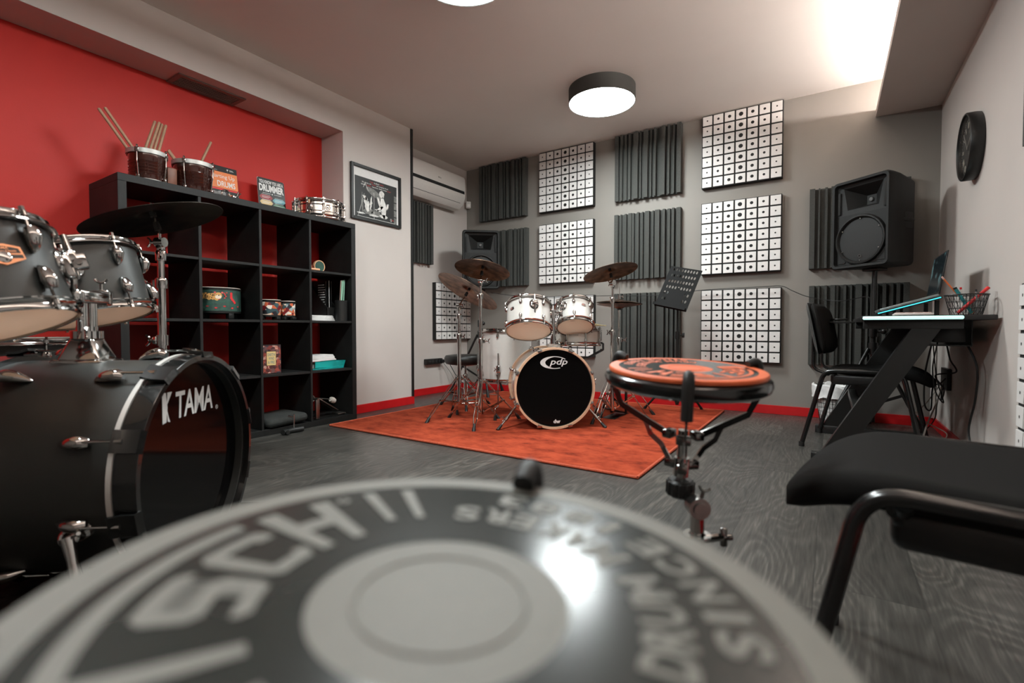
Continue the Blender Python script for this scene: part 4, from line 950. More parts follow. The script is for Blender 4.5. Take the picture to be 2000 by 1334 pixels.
# tom holder
HP = V((-1.618, 3.01, 0))
th = Thing('tom_holder', 'chrome tom holder post rising from the white bass drum to the two toms', 'holder', (HP.x, HP.y, 0.556))
m = M(); m.box((0,0,0.012), (0.09,0.075,0.02), frame((0,0,0),(0,0,1),PN), bev=0.005); m.cyl((0,0,0.01),(0,0,0.055),0.022,seg=20); m.cyl((0,0,0.055),(0,0,0.075),0.018,seg=20); wing(m,(0.02,0,0.04),(1,-0.3,0),(0,0,1),0.9); th.part('base_bracket', m, CHROME)
th.part('post', M().cyl((0,0,0.05),(0,0,0.235),0.0125,seg=20), CHROME)
m = M(); m.cyl((0,0,0.20),(0,0,0.255),0.02,seg=20)
TL = V((-1.729, 2.862, 0.661)); TLn = V((-0.228,0.368,0.902)).normalized(); TR = V((-1.533,3.178,0.688)); TRn = V((-0.249,0.420,0.873)).normalized()
o0 = V((HP.x, HP.y, 0.556)); cdir = (V((0,0,0.7))-HP); cdir.z = 0; cdir.normalize(); lat = V((cdir.y, -cdir.x, 0))
if lat.dot(RR) < 0: lat = -lat
for s in (-1, 1):
    b = V((0,0,0.232)); e = b + lat*0.052*s + cdir*0.02
    m.cyl(b, e, 0.014, seg=14); m.box(e, (0.03,0.035,0.04), frame((0,0,0),(0,0,1),cdir), bev=0.005) if False else m.box((0,0,0), (0.03,0.036,0.042), T(e) @ frame((0,0,0),(0,0,1),cdir), bev=0.006)
    wing(m, e+V((0,0,0.02)), V((0,0,1)), lat, 0.8)
th.part('clamp_head', m, CHROME)
def bracket(t, mx, r, zc, a, sl=1.0):
    m = M(); q = rz(a)
    if sl > 1: m.box((r+0.012,0,zc-0.012), (0.022,0.042,0.06), q, bev=0.008, seg=3); m.box((r+0.034,0,zc-0.005), (0.03,0.03,0.035), q, bev=0.005); m.cyl(q @ V((r+0.034,-0.03,zc-0.01)), q @ V((r+0.034,0.03,zc-0.01)), 0.007, seg=12)
    m.lathe([(0,0.012),(0.016,0.012),(0.026,0.007),(0.032,0.001),(0.032,-0.002)], 28, q @ T(r,0,zc) @ Matrix.Rotation(PI/2,4,'Y') @ Matrix.Diagonal((1.15,1,1,1)))
    m.box((r+0.02,0,zc+0.008), (0.03,0.034,0.03), q, bev=0.007, seg=3); m.cyl(q @ V((r+0.022,0,zc+0.02)), q @ V((r+0.022,0,zc+0.062)), 0.009, 0.007, seg=14)
    return t.part('mount_bracket', m, CHROME), q @ V((r+0.022,0,zc-0.01))
az = None
tl, mtl, _ = drum('rack_tom', 'left and larger white rack tom above the white bass drum', TL, TLn, 0.152, 0.213, WLACQ, az, 6, math.radians(-20), badge=(math.radians(-46), 0.125, 0.021, 0.013, 'oval'), botmark='REMO')
b_, pL = bracket(tl, mtl, 0.152, 0.135, math.radians(14))
tr, mtr, _ = drum('rack_tom', 'right and smaller white rack tom above the snare drum', TR, TRn, 0.127, 0.202, WLACQ, az, 6, math.radians(0), badge=(math.radians(33), 0.125, 0.021, 0.013, 'oval'), botmark='REMO')
b_, pR = bracket(tr, mtr, 0.127, 0.125, math.radians(-36))
for s, w0 in ((-1, mtl @ pL), (1, mtr @ pR)):
    e = V((0,0,0.232)) + lat*0.052*s + cdir*0.02; w1 = w0 - o0; k = V((w1.x, w1.y, e.z))
    m = M(); m.tube(bend([e, k.lerp(e, 0.15), k, w1], 0.02), 0.0055, 10); th.part('tom_rod', m, CHROME, label='bent chrome rod')
# floor tom
FC = V((-2.142, 3.20, 0.278))
ft, mft, _ = drum('floor_tom', 'tall white floor tom standing left of the white bass drum', FC, (0,0,1), 0.200, 0.405, WLACQ, az, 8, math.radians(-18))
for k, (px, py) in enumerate(((967, 820), (893, 809), (1010, 812))):
    f = flo(px, py, 0.016) if k < 2 else FC + V((0.17, 0.14, 0)); f.z = 0.016
    d = V((f.x-FC.x, f.y-FC.y, 0)); a = d.normalized()
    p = V((FC.x, FC.y, 0)) + a*0.222; m = M()
    lp = [V((p.x,p.y,0.50)), V((p.x,p.y,0.14)), V((p.x,p.y,0.10))+a*0.0]
    if d.length > 0.26: pts = bend([V((p.x,p.y,0.50)), V((p.x,p.y,0.10)), V((f.x,f.y,0.10)), V((f.x,f.y,0.03))], 0.015)
    else: pts = [V((p.x,p.y,0.50)), V((p.x,p.y,0.03))]; f = V((p.x,p.y,0.016))
    m.tube(pts, 0.0052, 10); lg = ft.part('leg', m, CHROME, world=True)
    m = M(); m.cyl((f.x,f.y,0.05),(f.x,f.y,0.012),0.008,0.013,seg=12); ft.part('rubber_foot', m, RUBBER, world=True, parent=lg)
    m = M(); q = V((p.x,p.y,0.38)); m.box((0,0,0),(0.03,0.024,0.055), T(q-a*0.006) @ frame((0,0,0),(0,0,1),a), bev=0.005); wing(m, q+a*0.008, V((a.y,-a.x,0)), (0,0,1), 0.8); ft.part('leg_bracket', m, CHROME, world=True)
# snare and its stand
SCn = V((-1.629, 3.415, 0.552)); sn = V((-0.03, 0.05, 1)).normalized()
sd, msn, _ = drum('snare_drum', 'white snare drum on a stand behind the right rack tom', SCn, sn, 0.176, 0.135, mat('dull white lacquer', (206,200,192), 0.3), az, 8, math.radians(20), style='box')
m = M(); m.box((0.184,0,0.07),(0.012,0.03,0.07),rz(math.radians(75)),bev=0.004); m.box((0.192,0,0.075),(0.008,0.012,0.09),rz(math.radians(62)),bev=0.003); sd.part('snare_strainer', m, CHROME)
m = M(); q = rz(math.radians(-8)) @ Matrix(((0,0,1,0.1768),(1,0,0,0),(0,1,0,0.075),(0,0,0,1))); put_text(m, 'Black Swamp', 0.07, 0.012, q, 0.01); sd.part('badge_lettering', m, mat('snare badge grey',(90,88,84),0.4))
st = Thing('snare_stand', 'chrome basket stand under the white snare drum', 'stand', (SCn.x, SCn.y, 0))
def basket(t, C, n, r, hubp, a0, mt, rub=RUBBER, thick=0.005, drop=0.03, lip=0.03):
    for k in range(3):
        a = a0+2*PI*k/3; e = V((math.cos(a), math.sin(a), 0)); e = (e - n*e.dot(n)).normalized()
        p1 = C + e*(r+0.012) - n*drop
        m = M(); m.bar([hubp, hubp.lerp(p1, 0.45)-V((0,0,0.02)), p1], 0.018, thick, e.cross(n)); ar = t.part('basket_arm', m, mt)
        m = M(); m.tube([p1-e*0.02-n*0.002, p1, C+e*(r+0.012)+n*lip*0.6, C+e*(r-0.003)+n*lip], 0.008, 8); t.part('rubber_tip', m, rub, parent=ar)
hubp = V((0,0,0.45)); basket(st, SCn-V((SCn.x,SCn.y,0)), sn, 0.19, hubp, math.radians(10), BLACKM, lip=0.022)
st.part('lower_tube', M().cyl((0,0,0.09),(0,0,0.34),0.0135,seg=18), CHROME); st.part('upper_tube', M().cyl((0,0,0.34),(0,0,0.46),0.010,seg=16), CHROME); collar(st, 0.335, 0.0135, 1.0)
leg3(st, 0.24, 0.10, 0.19, math.radians(124.6), CHROME)
CREAM = mat('pale drumstick', (206,192,150), 0.5)
top = SCn + sn*0.139
def drop(v, z): return V((v.x, v.y, z))
pa, pb_ = at(1184, 636, 3.70), at(1184, 648, 3.70)
stick(drop(pa, 0.706), drop(top-V((0.08,-0.02,0)), 0.714), 0.0072, 'cream drumstick on the white snare, tip pointing up right', 'sticks on the snare', CREAM)
stick(drop(pb_+V((0.0,-0.01,0)), 0.706), drop(top-V((0.06,-0.12,0)), 0.730), 0.0072, 'cream drumstick on the white snare, crossing over the other', 'sticks on the snare', CREAM)
# cymbals and stands
CA, nA = V((-2.125, 2.865, 1.105)), V((-0.01,0.29,0.957)); CB, nB = V((-2.329, 2.952, 0.964)), V((0.249,0.457,0.854)); CC, nC = V((-1.375,3.451,1.097)), V((-0.268,0.092,0.959))
CG = 'cymbals of the white kit'
cymbal('crash_cymbal', 'upper bronze cymbal in front of the left speaker', CA, nA, 0.203, CYM1, CG)
cymbal('ride_cymbal', 'lower steeply tilted bronze cymbal at the left of the white kit', CB, nB, 0.254, CYM1, CG)
cymbal('crash_cymbal', 'bronze cymbal right of the white toms over the hi-hat', CC, nC, 0.203, CYM1, CG)
pA = at(939, 700, 3.50); pB = at(897, 700, 3.70); pC = at(1196, 700, 3.62)
cymbal_stand('tall chrome stand with double legs just left of the white bass drum', pA.x, pA.y, CA, nA, math.radians(-62), 0.31, 0.31, 0.085, (0.60, 0.92), ang=0.4)
cymbal_stand('leftmost chrome boom stand holding the tilted ride cymbal', pB.x, pB.y, CB, nB, math.radians(-100), 0.31, 0.31, 0.13, (0.63, 0.78), ang=-0.2, tiltz=0.845)
cymbal_stand('chrome stand right of the white bass drum under the right cymbal', pC.x, pC.y, CC, nC, math.radians(-100), 0.27, 0.36, 0.09, (0.66, 0.90), ang=2.6)
# hi-hat
hx = at(1209, 700, 3.86); HZ = 0.875
hh = Thing('hihat_stand', 'chrome and black hi-hat stand behind the right cymbal stand', 'stand', (hx.x, hx.y, 0))
hh.part('lower_tube', M().cyl((0,0,0.06),(0,0,0.60),0.0145,seg=20), CHROME); hh.part('upper_tube', M().cyl((0,0,0.60),(0,0,HZ-0.03),0.0095,seg=16), CHROME); collar(hh, 0.595, 0.0145, 0.9)
hh.part('pull_rod', M().cyl((0,0,HZ-0.03),(0,0,HZ+0.17),0.003,seg=8), CHROME)
m = M(); m.cyl((0,0,HZ-0.045),(0,0,HZ-0.02),0.018,0.022,seg=20); hh.part('cymbal_seat', m, BLACKP)
m = M(); m.cyl((0,0,HZ+0.034),(0,0,HZ+0.07),0.010,seg=14); wing(m,(0.01,0,HZ+0.06),(1,-0.4,0),(0,0,1),0.8); m.cyl((0,0,HZ+0.026),(0,0,HZ+0.034),0.016,seg=16); hh.part('clutch', m, CHROME)
leg3(hh, 0.36, 0.10, 0.27, math.radians(20), CHROME)
m = M(); m.box((0,0,0.012),(0.10,0.30,0.010),T(0.02,-0.12,0) @ Matrix.Identity(4),bev=0.003); m.box((0,0,0.055),(0.075,0.24,0.008),T(0.02,-0.14,0) @ Matrix.Rotation(math.radians(-14),4,'X'),bev=0.003); m.box((0.06,0,0.14),(0.014,0.03,0.26),bev=0.003); m.box((-0.06,0,0.14),(0.014,0.03,0.26),bev=0.003); m.box((0,0,0.26),(0.13,0.03,0.02),bev=0.003)
hh.part('pedal', m, BLACKM)
cb, _ = cymbal('hihat_cymbal', 'top hi-hat cymbal above its upturned twin', (hx.x,hx.y,HZ+0.006), (0.03,0.05,1), 0.178, CYM1, 'hi-hat pair')
cb, _ = cymbal('hihat_cymbal', 'bottom hi-hat cymbal lying upside down on the seat', (hx.x,hx.y,HZ+0.0), (-0.0,-0.0,-1), 0.178, CYM1, 'hi-hat pair')
# throne
tp = at(909, 700, 4.2)
tt = Thing('drum_throne', 'round black drum stool behind the left cymbal stands', 'stool', (tp.x, tp.y, 0))
m = M(); m.lathe([(0,0.005),(0.14,0.002),(0.165,0.008),(0.18,0.03),(0.18,0.06),(0.168,0.078),(0.12,0.084),(0,0.086)], 48, T(0,0,0.375)); tt.part('seat', m, mat('black vinyl', (26,26,25), 0.35, bump=0.2, bscale=200))
m = M(); m.cyl((0,0,0.10),(0,0,0.28),0.0145,seg=16); m.cyl((0,0,0.26),(0,0,0.38),0.011,seg=16); m.box((0,0,0.372),(0.12,0.12,0.012),bev=0.002); tt.part('post', m, CHROME); collar(tt, 0.275, 0.0145, -1.2)
leg3(tt, 0.25, 0.11, 0.25, math.radians(-50), CHROME)

# ================================================================== BLACK DRUM KIT (left foreground)
BC = V((-1.4595, 0.669, 0.3216)); BN = V((math.cos(0.6712), math.sin(0.6712), 0)); BD = 0.50
t, mxb, sh, hd = bass_drum('satin black bass drum with black hoop in the left foreground', BC, BN, 0.29, BD, KLACQ, BHOOP, 10, math.radians(14), mat('smoky black head', (7,7,7), 0.06, spec=0.1), None, inlay=mat('polished metal rim', (205,202,198), 0.35, 0.35), lugstyle='tear', hw=0.05, hz=0.024)
m = M(); LG = T(0.0, 0.024, -0.024)
put_text(m, 'TAMA', 0.188, 0.072, LG @ T(0.032, 0.135, -0.0172), 0.016, 0.08, 0.95)
P = [(-0.105,0.0925),(-0.083,0.0925),(-0.083,0.1775),(-0.112,0.1775),(-0.105,0.145)]
m.prism([(-0.120,0.095),(-0.104,0.098),(-0.0985,0.135),(-0.104,0.174),(-0.120,0.175)], 0.0005, LG, -0.0176)
m.prism([(-0.1005,0.142),(-0.084,0.165),(-0.078,0.174),(-0.098,0.174)], 0.0005, LG, -0.0176); m.prism([(-0.1005,0.130),(-0.098,0.099),(-0.088,0.096),(-0.094,0.110)], 0.0005, LG, -0.0176)
m.torus(0.006, 0.0008, LG @ T(0.150,0.098,-0.0172), 20, 4); put_text(m, 'R', 0.006, None, LG @ T(0.150,0.098,-0.0172), 0.01)
t.part('lettering', m, TEXTW, parent=hd, label='white maker name')
for s in (-1, 1):
    a = math.radians(180+19) if s < 0 else math.radians(-19)
    p0 = V((0.278*math.cos(a), 0.278*math.sin(a), -0.145)); foot = V((p0.x*1.28, -0.305, -0.05))
    m = M(); d = (foot-p0).normalized()
    m.lathe([(0,0.014),(0.02,0.014),(0.028,0.0),(0.028,-0.004)], 24, T(p0*0.985) @ rotm(V((p0.x,p0.y,0))).to_4x4() @ Matrix.Diagonal((1,1.3,1,1)))
    m.torus(0.016, 0.006, T(p0+V((p0.x,p0.y,0)).normalized()*0.02) @ rotm(V((0,0,1)).cross(d)).to_4x4(), 20, 8)
    pp = p0+V((p0.x,p0.y,0)).normalized()*0.022
    m.tube([pp, pp+d*0.05, pp+d*0.12], 0, 12, rad=[0.016,0.011,0.013]); m.cyl(pp+d*0.12, foot, 0.0065, seg=12); wing(m, pp+d*0.11, V((s,0,0.4)), V((0,1,0)), 0.8); wing(m, pp, V((0,0.5,1)), V((1,0,0)), 1.0)
    sp = t.part('spur', m, CHROME); m = M(); m.cyl(foot-d*0.04, foot+d*0.008, 0.010, 0.013, seg=12); t.part('rubber_foot', m, RUBBER, parent=sp)
# tom holder
bp = BC - BN*0.30; bh = Thing('tom_holder', 'chrome post and arms standing on the black bass drum', 'holder', (bp.x, bp.y, 0.590))
q0 = frame((0,0,0),(0,0,1),BN)
m = M(); m.box((0,0,0.038),(0.085,0.11,0.066),q0,bev=0.01,seg=3,taper=(0.6,0.52)); m.box((0,0,0.004),(0.095,0.125,0.016),q0,bev=0.005); m.lathe([(0.0,0.068),(0.036,0.068),(0.036,0.088),(0.0,0.088)],28); m.cyl((0.0,0.0,0.07),(0,0,0.10),0.024,seg=20); wing(m,(0.03,-0.01,0.08),(1,-0.3,0),(0,0,1),0.9); bh.part('base_bracket', m, CHROME)
for s in (-1, 1):
    d = BN.cross(V((0,0,1)))*0.017*s; bh.part('post', M().cyl(d+V((0,0,0.085)), d+V((0,0,0.165)), 0.0125, seg=20), CHROME)
m = M(); m.box((0,0,0.180),(0.10,0.055,0.034),q0 @ T(0,0,0),bev=0.007,seg=3)
TN1 = V((-0.238,-0.192,0.952)).normalized(); TC1 = V((-1.497,0.254,0.679)); TN2 = V((-0.226,-0.137,0.964)).normalized(); TC2 = V((-1.93,0.578,0.716))
side = V((0,0,1)).cross(BN)   # towards the far tom
for s in (-1, 1):
    e = V((0,0,0.183)) + side*0.085*s - BN*0.02; m.cyl(V((0,0,0.180)), e, 0.018, seg=16); m.box((0,0,0),(0.03,0.045,0.045),T(e) @ q0,bev=0.006); wing(m, e+V((0,0,0.02)), V((0,0,1)), BN, 0.9)
bh.part('clamp_head', m, CHROME)
azk = None
t1, m1, _ = drum('rack_tom', 'nearer satin black rack tom with copper badge at the left photo edge', TC1, TN1, 0.157, 0.215, KLACQ, azk, 6, math.radians(44), style='tear', badge=(math.radians(24), 0.115, 0.034, 0.022, 'shield'))
t2, m2, _ = drum('rack_tom', 'farther satin black rack tom in front of the cube shelf', TC2, TN2, 0.142, 0.225, KLACQ, azk, 6, math.radians(34), style='tear')
_, p1 = bracket(t1, m1, 0.157, 0.12, math.radians(80), 1.4); _, p2 = bracket(t2, m2, 0.142, 0.13, math.radians(-12), 1.4)
o1 = V((bp.x, bp.y, 0.590))
for s, w0 in ((-1, m1 @ p1), (1, m2 @ p2)):
    e = V((0,0,0.183)) + side*0.085*s - BN*0.02; w1 = w0-o1; k = V((w1.x,w1.y,e.z)); m = M(); m.tube(bend([e, e.lerp(k,0.2), k, w1], 0.02), 0.0065, 10); bh.part('tom_rod', m, CHROME, label='bent chrome rod')
# floor tom behind, lying in the dark
dft, _, _ = drum('floor_tom', 'black floor tom in the shade behind the black bass drum', V((-2.535, 0.556, 0.25)), (0,0,1), 0.2, 0.40, KLACQ, azk, 6, math.radians(10), style='tear')
for k in range(3):
    a = math.radians(35+120*k); p = V((-2.535+0.222*math.cos(a), 0.556+0.222*math.sin(a), 0)); m = M(); m.cyl(p+V((0,0,0.42)), p+V((0,0,0.03)), 0.0055, seg=10); lg = dft.part('leg', m, CHROME, world=True)
    m = M(); m.cyl(p+V((0,0,0.05)), p+V((0,0,0.002)), 0.009, 0.014, seg=12); dft.part('rubber_foot', m, RUBBER, world=True, parent=lg)
# black kit cymbal and stand
CK, nK = V((-2.113,0.808,1.085)), V((-0.165,-0.228,0.959))
cymbal('crash_cymbal', 'large dark cymbal seen from below in front of the cube shelf', CK, nK, 0.228, CYM2)
pk = at(316, 600, 1.86)
cymbal_stand('chrome cymbal stand behind the black bass drum holding the dark cymbal', pk.x, pk.y, CK, nK, math.radians(30), 0.28, 0.36, 0.09, (0.86, 0.965), group=None, ang=-2.6, tiltz=1.0)
m = M(); m.cyl((pk.x,pk.y,0.62),(pk.x,pk.y,0.66),0.02,seg=16); q = V((pk.x,pk.y,0.64)); wing(m, q-RR*0.02, -RR, (0,0,1), 1.1); m.box((0,0,0),(0.03,0.03,0.03),T(q-RR*0.018),bev=0.004)
solo('memory_lock', 'chrome memory clamp on the cymbal stand tube behind the black bass drum', 'clamp', m, CHROME)

# dark rug under the black kit
t = Thing('rug', 'dark grey shaggy rug under the black drum kit', 'rug', (-1.842, 0.265, 0))
m = M(); nx = 40; vs = []
qd = rz(math.atan2(BN.y, BN.x))
for j in range(nx+1):
    for i in range(nx+1):
        x, y = -0.5+1.0*i/nx, -0.62+1.24*j/nx; p = qd @ V((x, y, 0.009+0.002*math.sin(41*x+17*y)*math.sin(23*y-11*x))); vs.append(tuple(p))
m._add(vs, [(j*(nx+1)+i, j*(nx+1)+i+1, (j+1)*(nx+1)+i+1, (j+1)*(nx+1)+i) for j in range(nx) for i in range(nx)])
m.box((0,0,0.004),(1.0,1.24,0.007),qd)
t.part('pile', m, mat('dark rug pile', (38,36,33), 0.95, spec=0.1, noise=0.6, nscale=45, bump=1.0, bscale=260))

# ================================================================== STEEL SNARE ON THE SHELF
sd, ms, _ = drum('snare_drum', 'polished steel snare drum on the right end of the black shelf', V((-3.165, 2.255, STOP+0.001)), (0,0,1), 0.168, 0.135, mat('polished steel shell', (215,212,208), 0.1, 1.0), None, 10, math.radians(10), style='box')
m = M()
for z in (0.045, 0.09): m.torus(0.1685, 0.0035, T(0,0,z), 72, 8)
sd.part('shell_beads', m, CHROME)
m = M(); q = rz(math.radians(-20)); m.box((0.178,0,0.07),(0.016,0.035,0.05),q,bev=0.005); m.box((0.182,0,0.035),(0.006,0.014,0.06),q); sd.part('snare_strainer', m, CHROME)
m = M(); q = rz(math.radians(-20)); m.box((0.184,0,0.085),(0.003,0.012,0.06),q); sd.part('snare_strap', m, mat('tan strap', (200,160,124), 0.7))
q = rz(math.radians(22)) @ Matrix(((0,0,1,0.1685),(1,0,0,0),(0,1,0,0.07),(0,0,0,1)))
m = M([CHROME, BLACKP]); m.use(CHROME).box((0,0,0.001),(0.055,0.05,0.002),q,bev=0.0008,seg=1); m.use(BLACKP).torus(0.016,0.002,q @ T(-0.005,0,0.003),24,6); put_text(m,'dw',0.02,None,q @ T(-0.005,0,0.0035),0.03); sd.part('badge', m)

# ================================================================== LOUDSPEAKERS ON STANDS
SPK = mat('black speaker plastic', (17,17,16), 0.6, spec=0.35, noise=0.1, nscale=200, bump=0.35, bscale=900)
GRL = mat('speaker grille', (13,13,12), 0.6, bump=0.4, bscale=1600)
def speaker(label, near, n, w=0.375, h=0.585, d=0.345, zc=1.375):
    """near: centre of the front face in plan"""
    mx = frame((near.x, near.y, zc), n); t = Thing('loudspeaker', label, 'loudspeaker', mx, 'black loudspeakers on tall stands')
    W, Hh = w/2, h/2
    def rr(x, y, z, r=0.03, k=5):
        P = []
        for cx, cy, a0 in ((x-r,y-r,0),(-x+r,y-r,90),(-x+r,-y+r,180),(x-r,-y+r,270)):
            for j in range(k+1): a = math.radians(a0+90*j/k); P.append((cx+r*math.cos(a), cy+r*math.sin(a), z))
        return P
    m = M(); rings = [rr(W*0.62,Hh*0.93,-d,0.03), rr(W*0.68,Hh*0.95,-d+0.015), rr(W*0.97,Hh*0.985,-0.12), rr(W,Hh,-0.05), rr(W,Hh,-0.012), rr(W-0.006,Hh-0.006,0), rr(W-0.02,Hh-0.02,-0.001,0.022), rr(W-0.026,Hh-0.026,-0.028,0.018)]
    n0 = len(rings[0]); bv = [[m.bm.verts.new(V(p)) for p in R] for R in rings]
    for A, B in zip(bv, bv[1:]):
        for k in range(n0): m.bm.faces.new([A[k], A[(k+1)%n0], B[(k+1)%n0], B[k]])
    m.bm.faces.new(list(reversed(bv[0]))); t.part('cabinet', m, SPK, angle=30)
    wi, hi = W-0.026, Hh-0.026; zb = -0.026
    # lower baffle with round hole rim, upper horn funnel
    m = M(); ysp = 0.045; r0 = 0.148; cy = -Hh+0.035+r0
    m._add([(-wi,-hi,zb),(wi,-hi,zb),(wi,ysp+0.02,zb),(-wi,ysp+0.02,zb)], [(0,1,2,3)]); t.part('baffle', m, SPK)
    m = M(); th = 0.03; yc = 0.16
    F = [(-wi,ysp+0.02,zb),(wi,ysp+0.02,zb),(wi,hi,zb),(-wi,hi,zb)]; G = [(-wi*0.62,ysp+0.055,zb-0.01),(wi*0.62,ysp+0.055,zb-0.01),(wi*0.78,hi-0.02,zb-0.01),(-wi*0.78,hi-0.02,zb-0.01)]
    E2 = [(-th,yc-th,-0.12),(th,yc-th,-0.12),(th,yc+th,-0.12),(-th,yc+th,-0.12)]
    m._add(F+G+E2, [(k,(k+1)%4,4+(k+1)%4,4+k) for k in range(4)] + [(4+k,4+(k+1)%4,8+(k+1)%4,8+k) for k in range(4)] + [(8,9,10,11)])
    hn = t.part('horn', m, SPK, angle=20); t.part('horn_throat', M().lathe([(0,0.012),(0.012,0.009),(0.016,0)], 16, T(0,yc,-0.119)), mat('matt grey dome', (90,90,88), 0.6), parent=hn, label='small grey dome')
    m = M(); m.lathe([(r0+0.016,zb),(r0+0.010,-0.006),(r0+0.002,-0.004),(r0-0.006,-0.012),(r0-0.008,zb)], 64, T(0,cy,0)); wf = t.part('woofer_ring', m, SPK)
    m = M(); m.lathe([(0,-0.016),(r0*0.5,-0.014),(r0-0.008,-0.02)], 48, T(0,cy,0)); t.part('woofer_grille', m, GRL, parent=wf)
    m = M()
    for k in range(6): a = math.radians(30+60*k); m.lathe([(0,0.004),(0.004,0.002),(0.005,0)], 10, T((r0-0.012)*math.cos(a), cy+(r0-0.012)*math.sin(a), -0.014))
    m.torus(0.009, 0.0015, T(0,cy-r0*0.72,-0.012), 20, 6); t.part('grille_screws', m, STEEL, parent=wf)
    for s in (-1, 1):
        m = M(); m.box((s*(wi-0.014),0.15,zb+0.003),(0.017,0.15,0.008),bev=0.003); t.part('slot_port', m, HOLE)
        m = M(); m.prism([(s*(wi-0.01),-hi+0.012),(s*(wi-0.01),-hi+0.09),(s*(wi-0.03),-hi+0.075),(s*(wi-0.062),-hi+0.022),(s*(wi-0.055),-hi+0.012)], 0.003, None, zb+0.001); t.part('corner_port', m, HOLE)
    for s in (-1, 1):
        q = Matrix.Rotation(s*math.radians(14.5), 4, 'Y') if False else Matrix()
        m = M(); m.box((s*(W*0.855),0.0,-0.20),(0.012,0.10,0.12),bev=0.01); m.box((s*(W*0.88),0.0,-0.20),(0.018,0.02,0.12),bev=0.005); t.part('side_handle', m, BLACKP)
    m = M(); m.box((0,-Hh-0.008,-0.16),(0.10,0.02,0.10),bev=0.005); t.part('pole_socket', m, BLACKP)
    return t, mx
def spk_stand(label, x, y, top, a0, R=0.48, hub=0.72, grp='black speaker stands'):
    t = Thing('speaker_stand', label, 'stand', (x, y, 0), grp)
    t.part('lower_pole', M().cyl((0,0,0.06),(0,0,hub+0.12),0.0175,seg=20), BLACKM); t.part('upper_pole', M().cyl((0,0,hub+0.12),(0,0,top),0.015,seg=20), BLACKM)
    m = M(); m.cyl((0,0,hub+0.08),(0,0,hub+0.15),0.026,seg=20); m.cyl((0,0,hub+0.115),V((0.05,-0.02,hub+0.115)),0.008,seg=10); m.sphere((0.055,-0.022,hub+0.115),0.02,12); t.part('height_knob', m, BLACKP)
    m = M(); m.cyl((0,0,hub-0.04),(0,0,hub+0.04),0.027,seg=20); t.part('leg_collar', m, BLACKP)
    m = M(); m.cyl((0,0,0.16),(0,0,0.21),0.024,seg=20); t.part('brace_collar', m, BLACKP)
    for k in range(3):
        q = rz(a0+2*PI*k/3); hp = V((0.03,0,hub)); fp = V((R,0,0.02)); md = hp.lerp(fp,0.55)
        m = M(); m.cyl(q @ hp, q @ fp, 0.0115, seg=12); lg = t.part('leg', m, BLACKM); m = M(); m.cyl(q @ (fp+V((-0.02,0,0.035))), q @ V((R+0.004,0,0.004)), 0.014, 0.017, seg=12); t.part('rubber_foot', m, RUBBER, parent=lg)
        m = M(); m.bar([q @ V((0.02,0,0.185)), q @ md], 0.018, 0.006, q.to_3x3() @ V((0,1,0))); t.part('leg_brace', m, BLACKM)
    return t
nR = (RR*-0.95 + WW*-0.30).normalized(); nearR = at(1718, 641, 3.06); leftR = at(1632, 641, 3.33); cR = (V((nearR.x,nearR.y,0))+V((leftR.x,leftR.y,0)))/2
nR = V((-(nearR-leftR).y, (nearR-leftR).x, 0)).normalized()
if nR.dot(V((0,0,0))-cR) < 0: nR = -nR
speaker('large black loudspeaker on a tall stand in the right corner, near the clock', cR, nR)
fR = frame((cR.x,cR.y,0), nR); sp = fR @ V((0,0,-0.16))
spk_stand('black tripod stand behind the desk carrying the right loudspeaker', sp.x, sp.y, 1.066, math.radians(90), R=0.30, hub=0.55)
cL = at(940, 641, 4.9); nL = (V((0.2,0.3,0))-V((cL.x,cL.y,0))).normalized()
speaker('black loudspeaker in the left corner behind the cymbals', cL, nL); fL = frame((cL.x,cL.y,0), nL); sp2 = fL @ V((0,0,-0.16))
spk_stand('black tripod stand carrying the left corner loudspeaker', sp2.x, sp2.y, 1.066, math.radians(200), R=0.33, hub=0.62)
# cable strung along the panels between the speakers
pts = [V((sp2.x+0.05, sp2.y+0.12, 1.06)), aty(1000,577,4.33), aty(1060,582,4.32), aty(1170,578,4.325), aty(1290,577,4.325), aty(1369,567,4.325), aty(1490,560,4.325), aty(1527,559,4.325), aty(1548,568,4.325), aty(1580,580,4.325), aty(1640,588,4.30), V((sp.x-0.04, sp.y+0.03, 0.90)), V((sp.x-0.022, sp.y+0.01, 0.86))]
m = M(); m.tube(pts, 0.0028, 6, smooth=6); solo('speaker_cable', 'thin black cable strung across the back wall between the two loudspeakers', 'cable', m, CABLE)

# ================================================================== MUSIC STAND
mp = at(1323, 700, 3.93)
t = Thing('music_stand', 'black perforated orchestra music stand beside the hi-hat', 'music stand', (mp.x, mp.y, 0))
t.part('lower_tube', M().cyl((0,0,0.07),(0,0,0.62),0.0135,seg=18), BLACKM); t.part('upper_tube', M().cyl((0,0,0.62),(0,0,0.99),0.0095,seg=16), BLACKM)
m = M(); m.cyl((0,0,0.60),(0,0,0.66),0.019,seg=16); m.cyl((0,0,0.63),RR*0.04+V((0,0,0.63)),0.006,seg=8); m.box((0,0,0),(0.02,0.014,0.04),T(RR*0.045+V((0,0,0.63))),bev=0.004); t.part('height_knob', m, BLACKP)
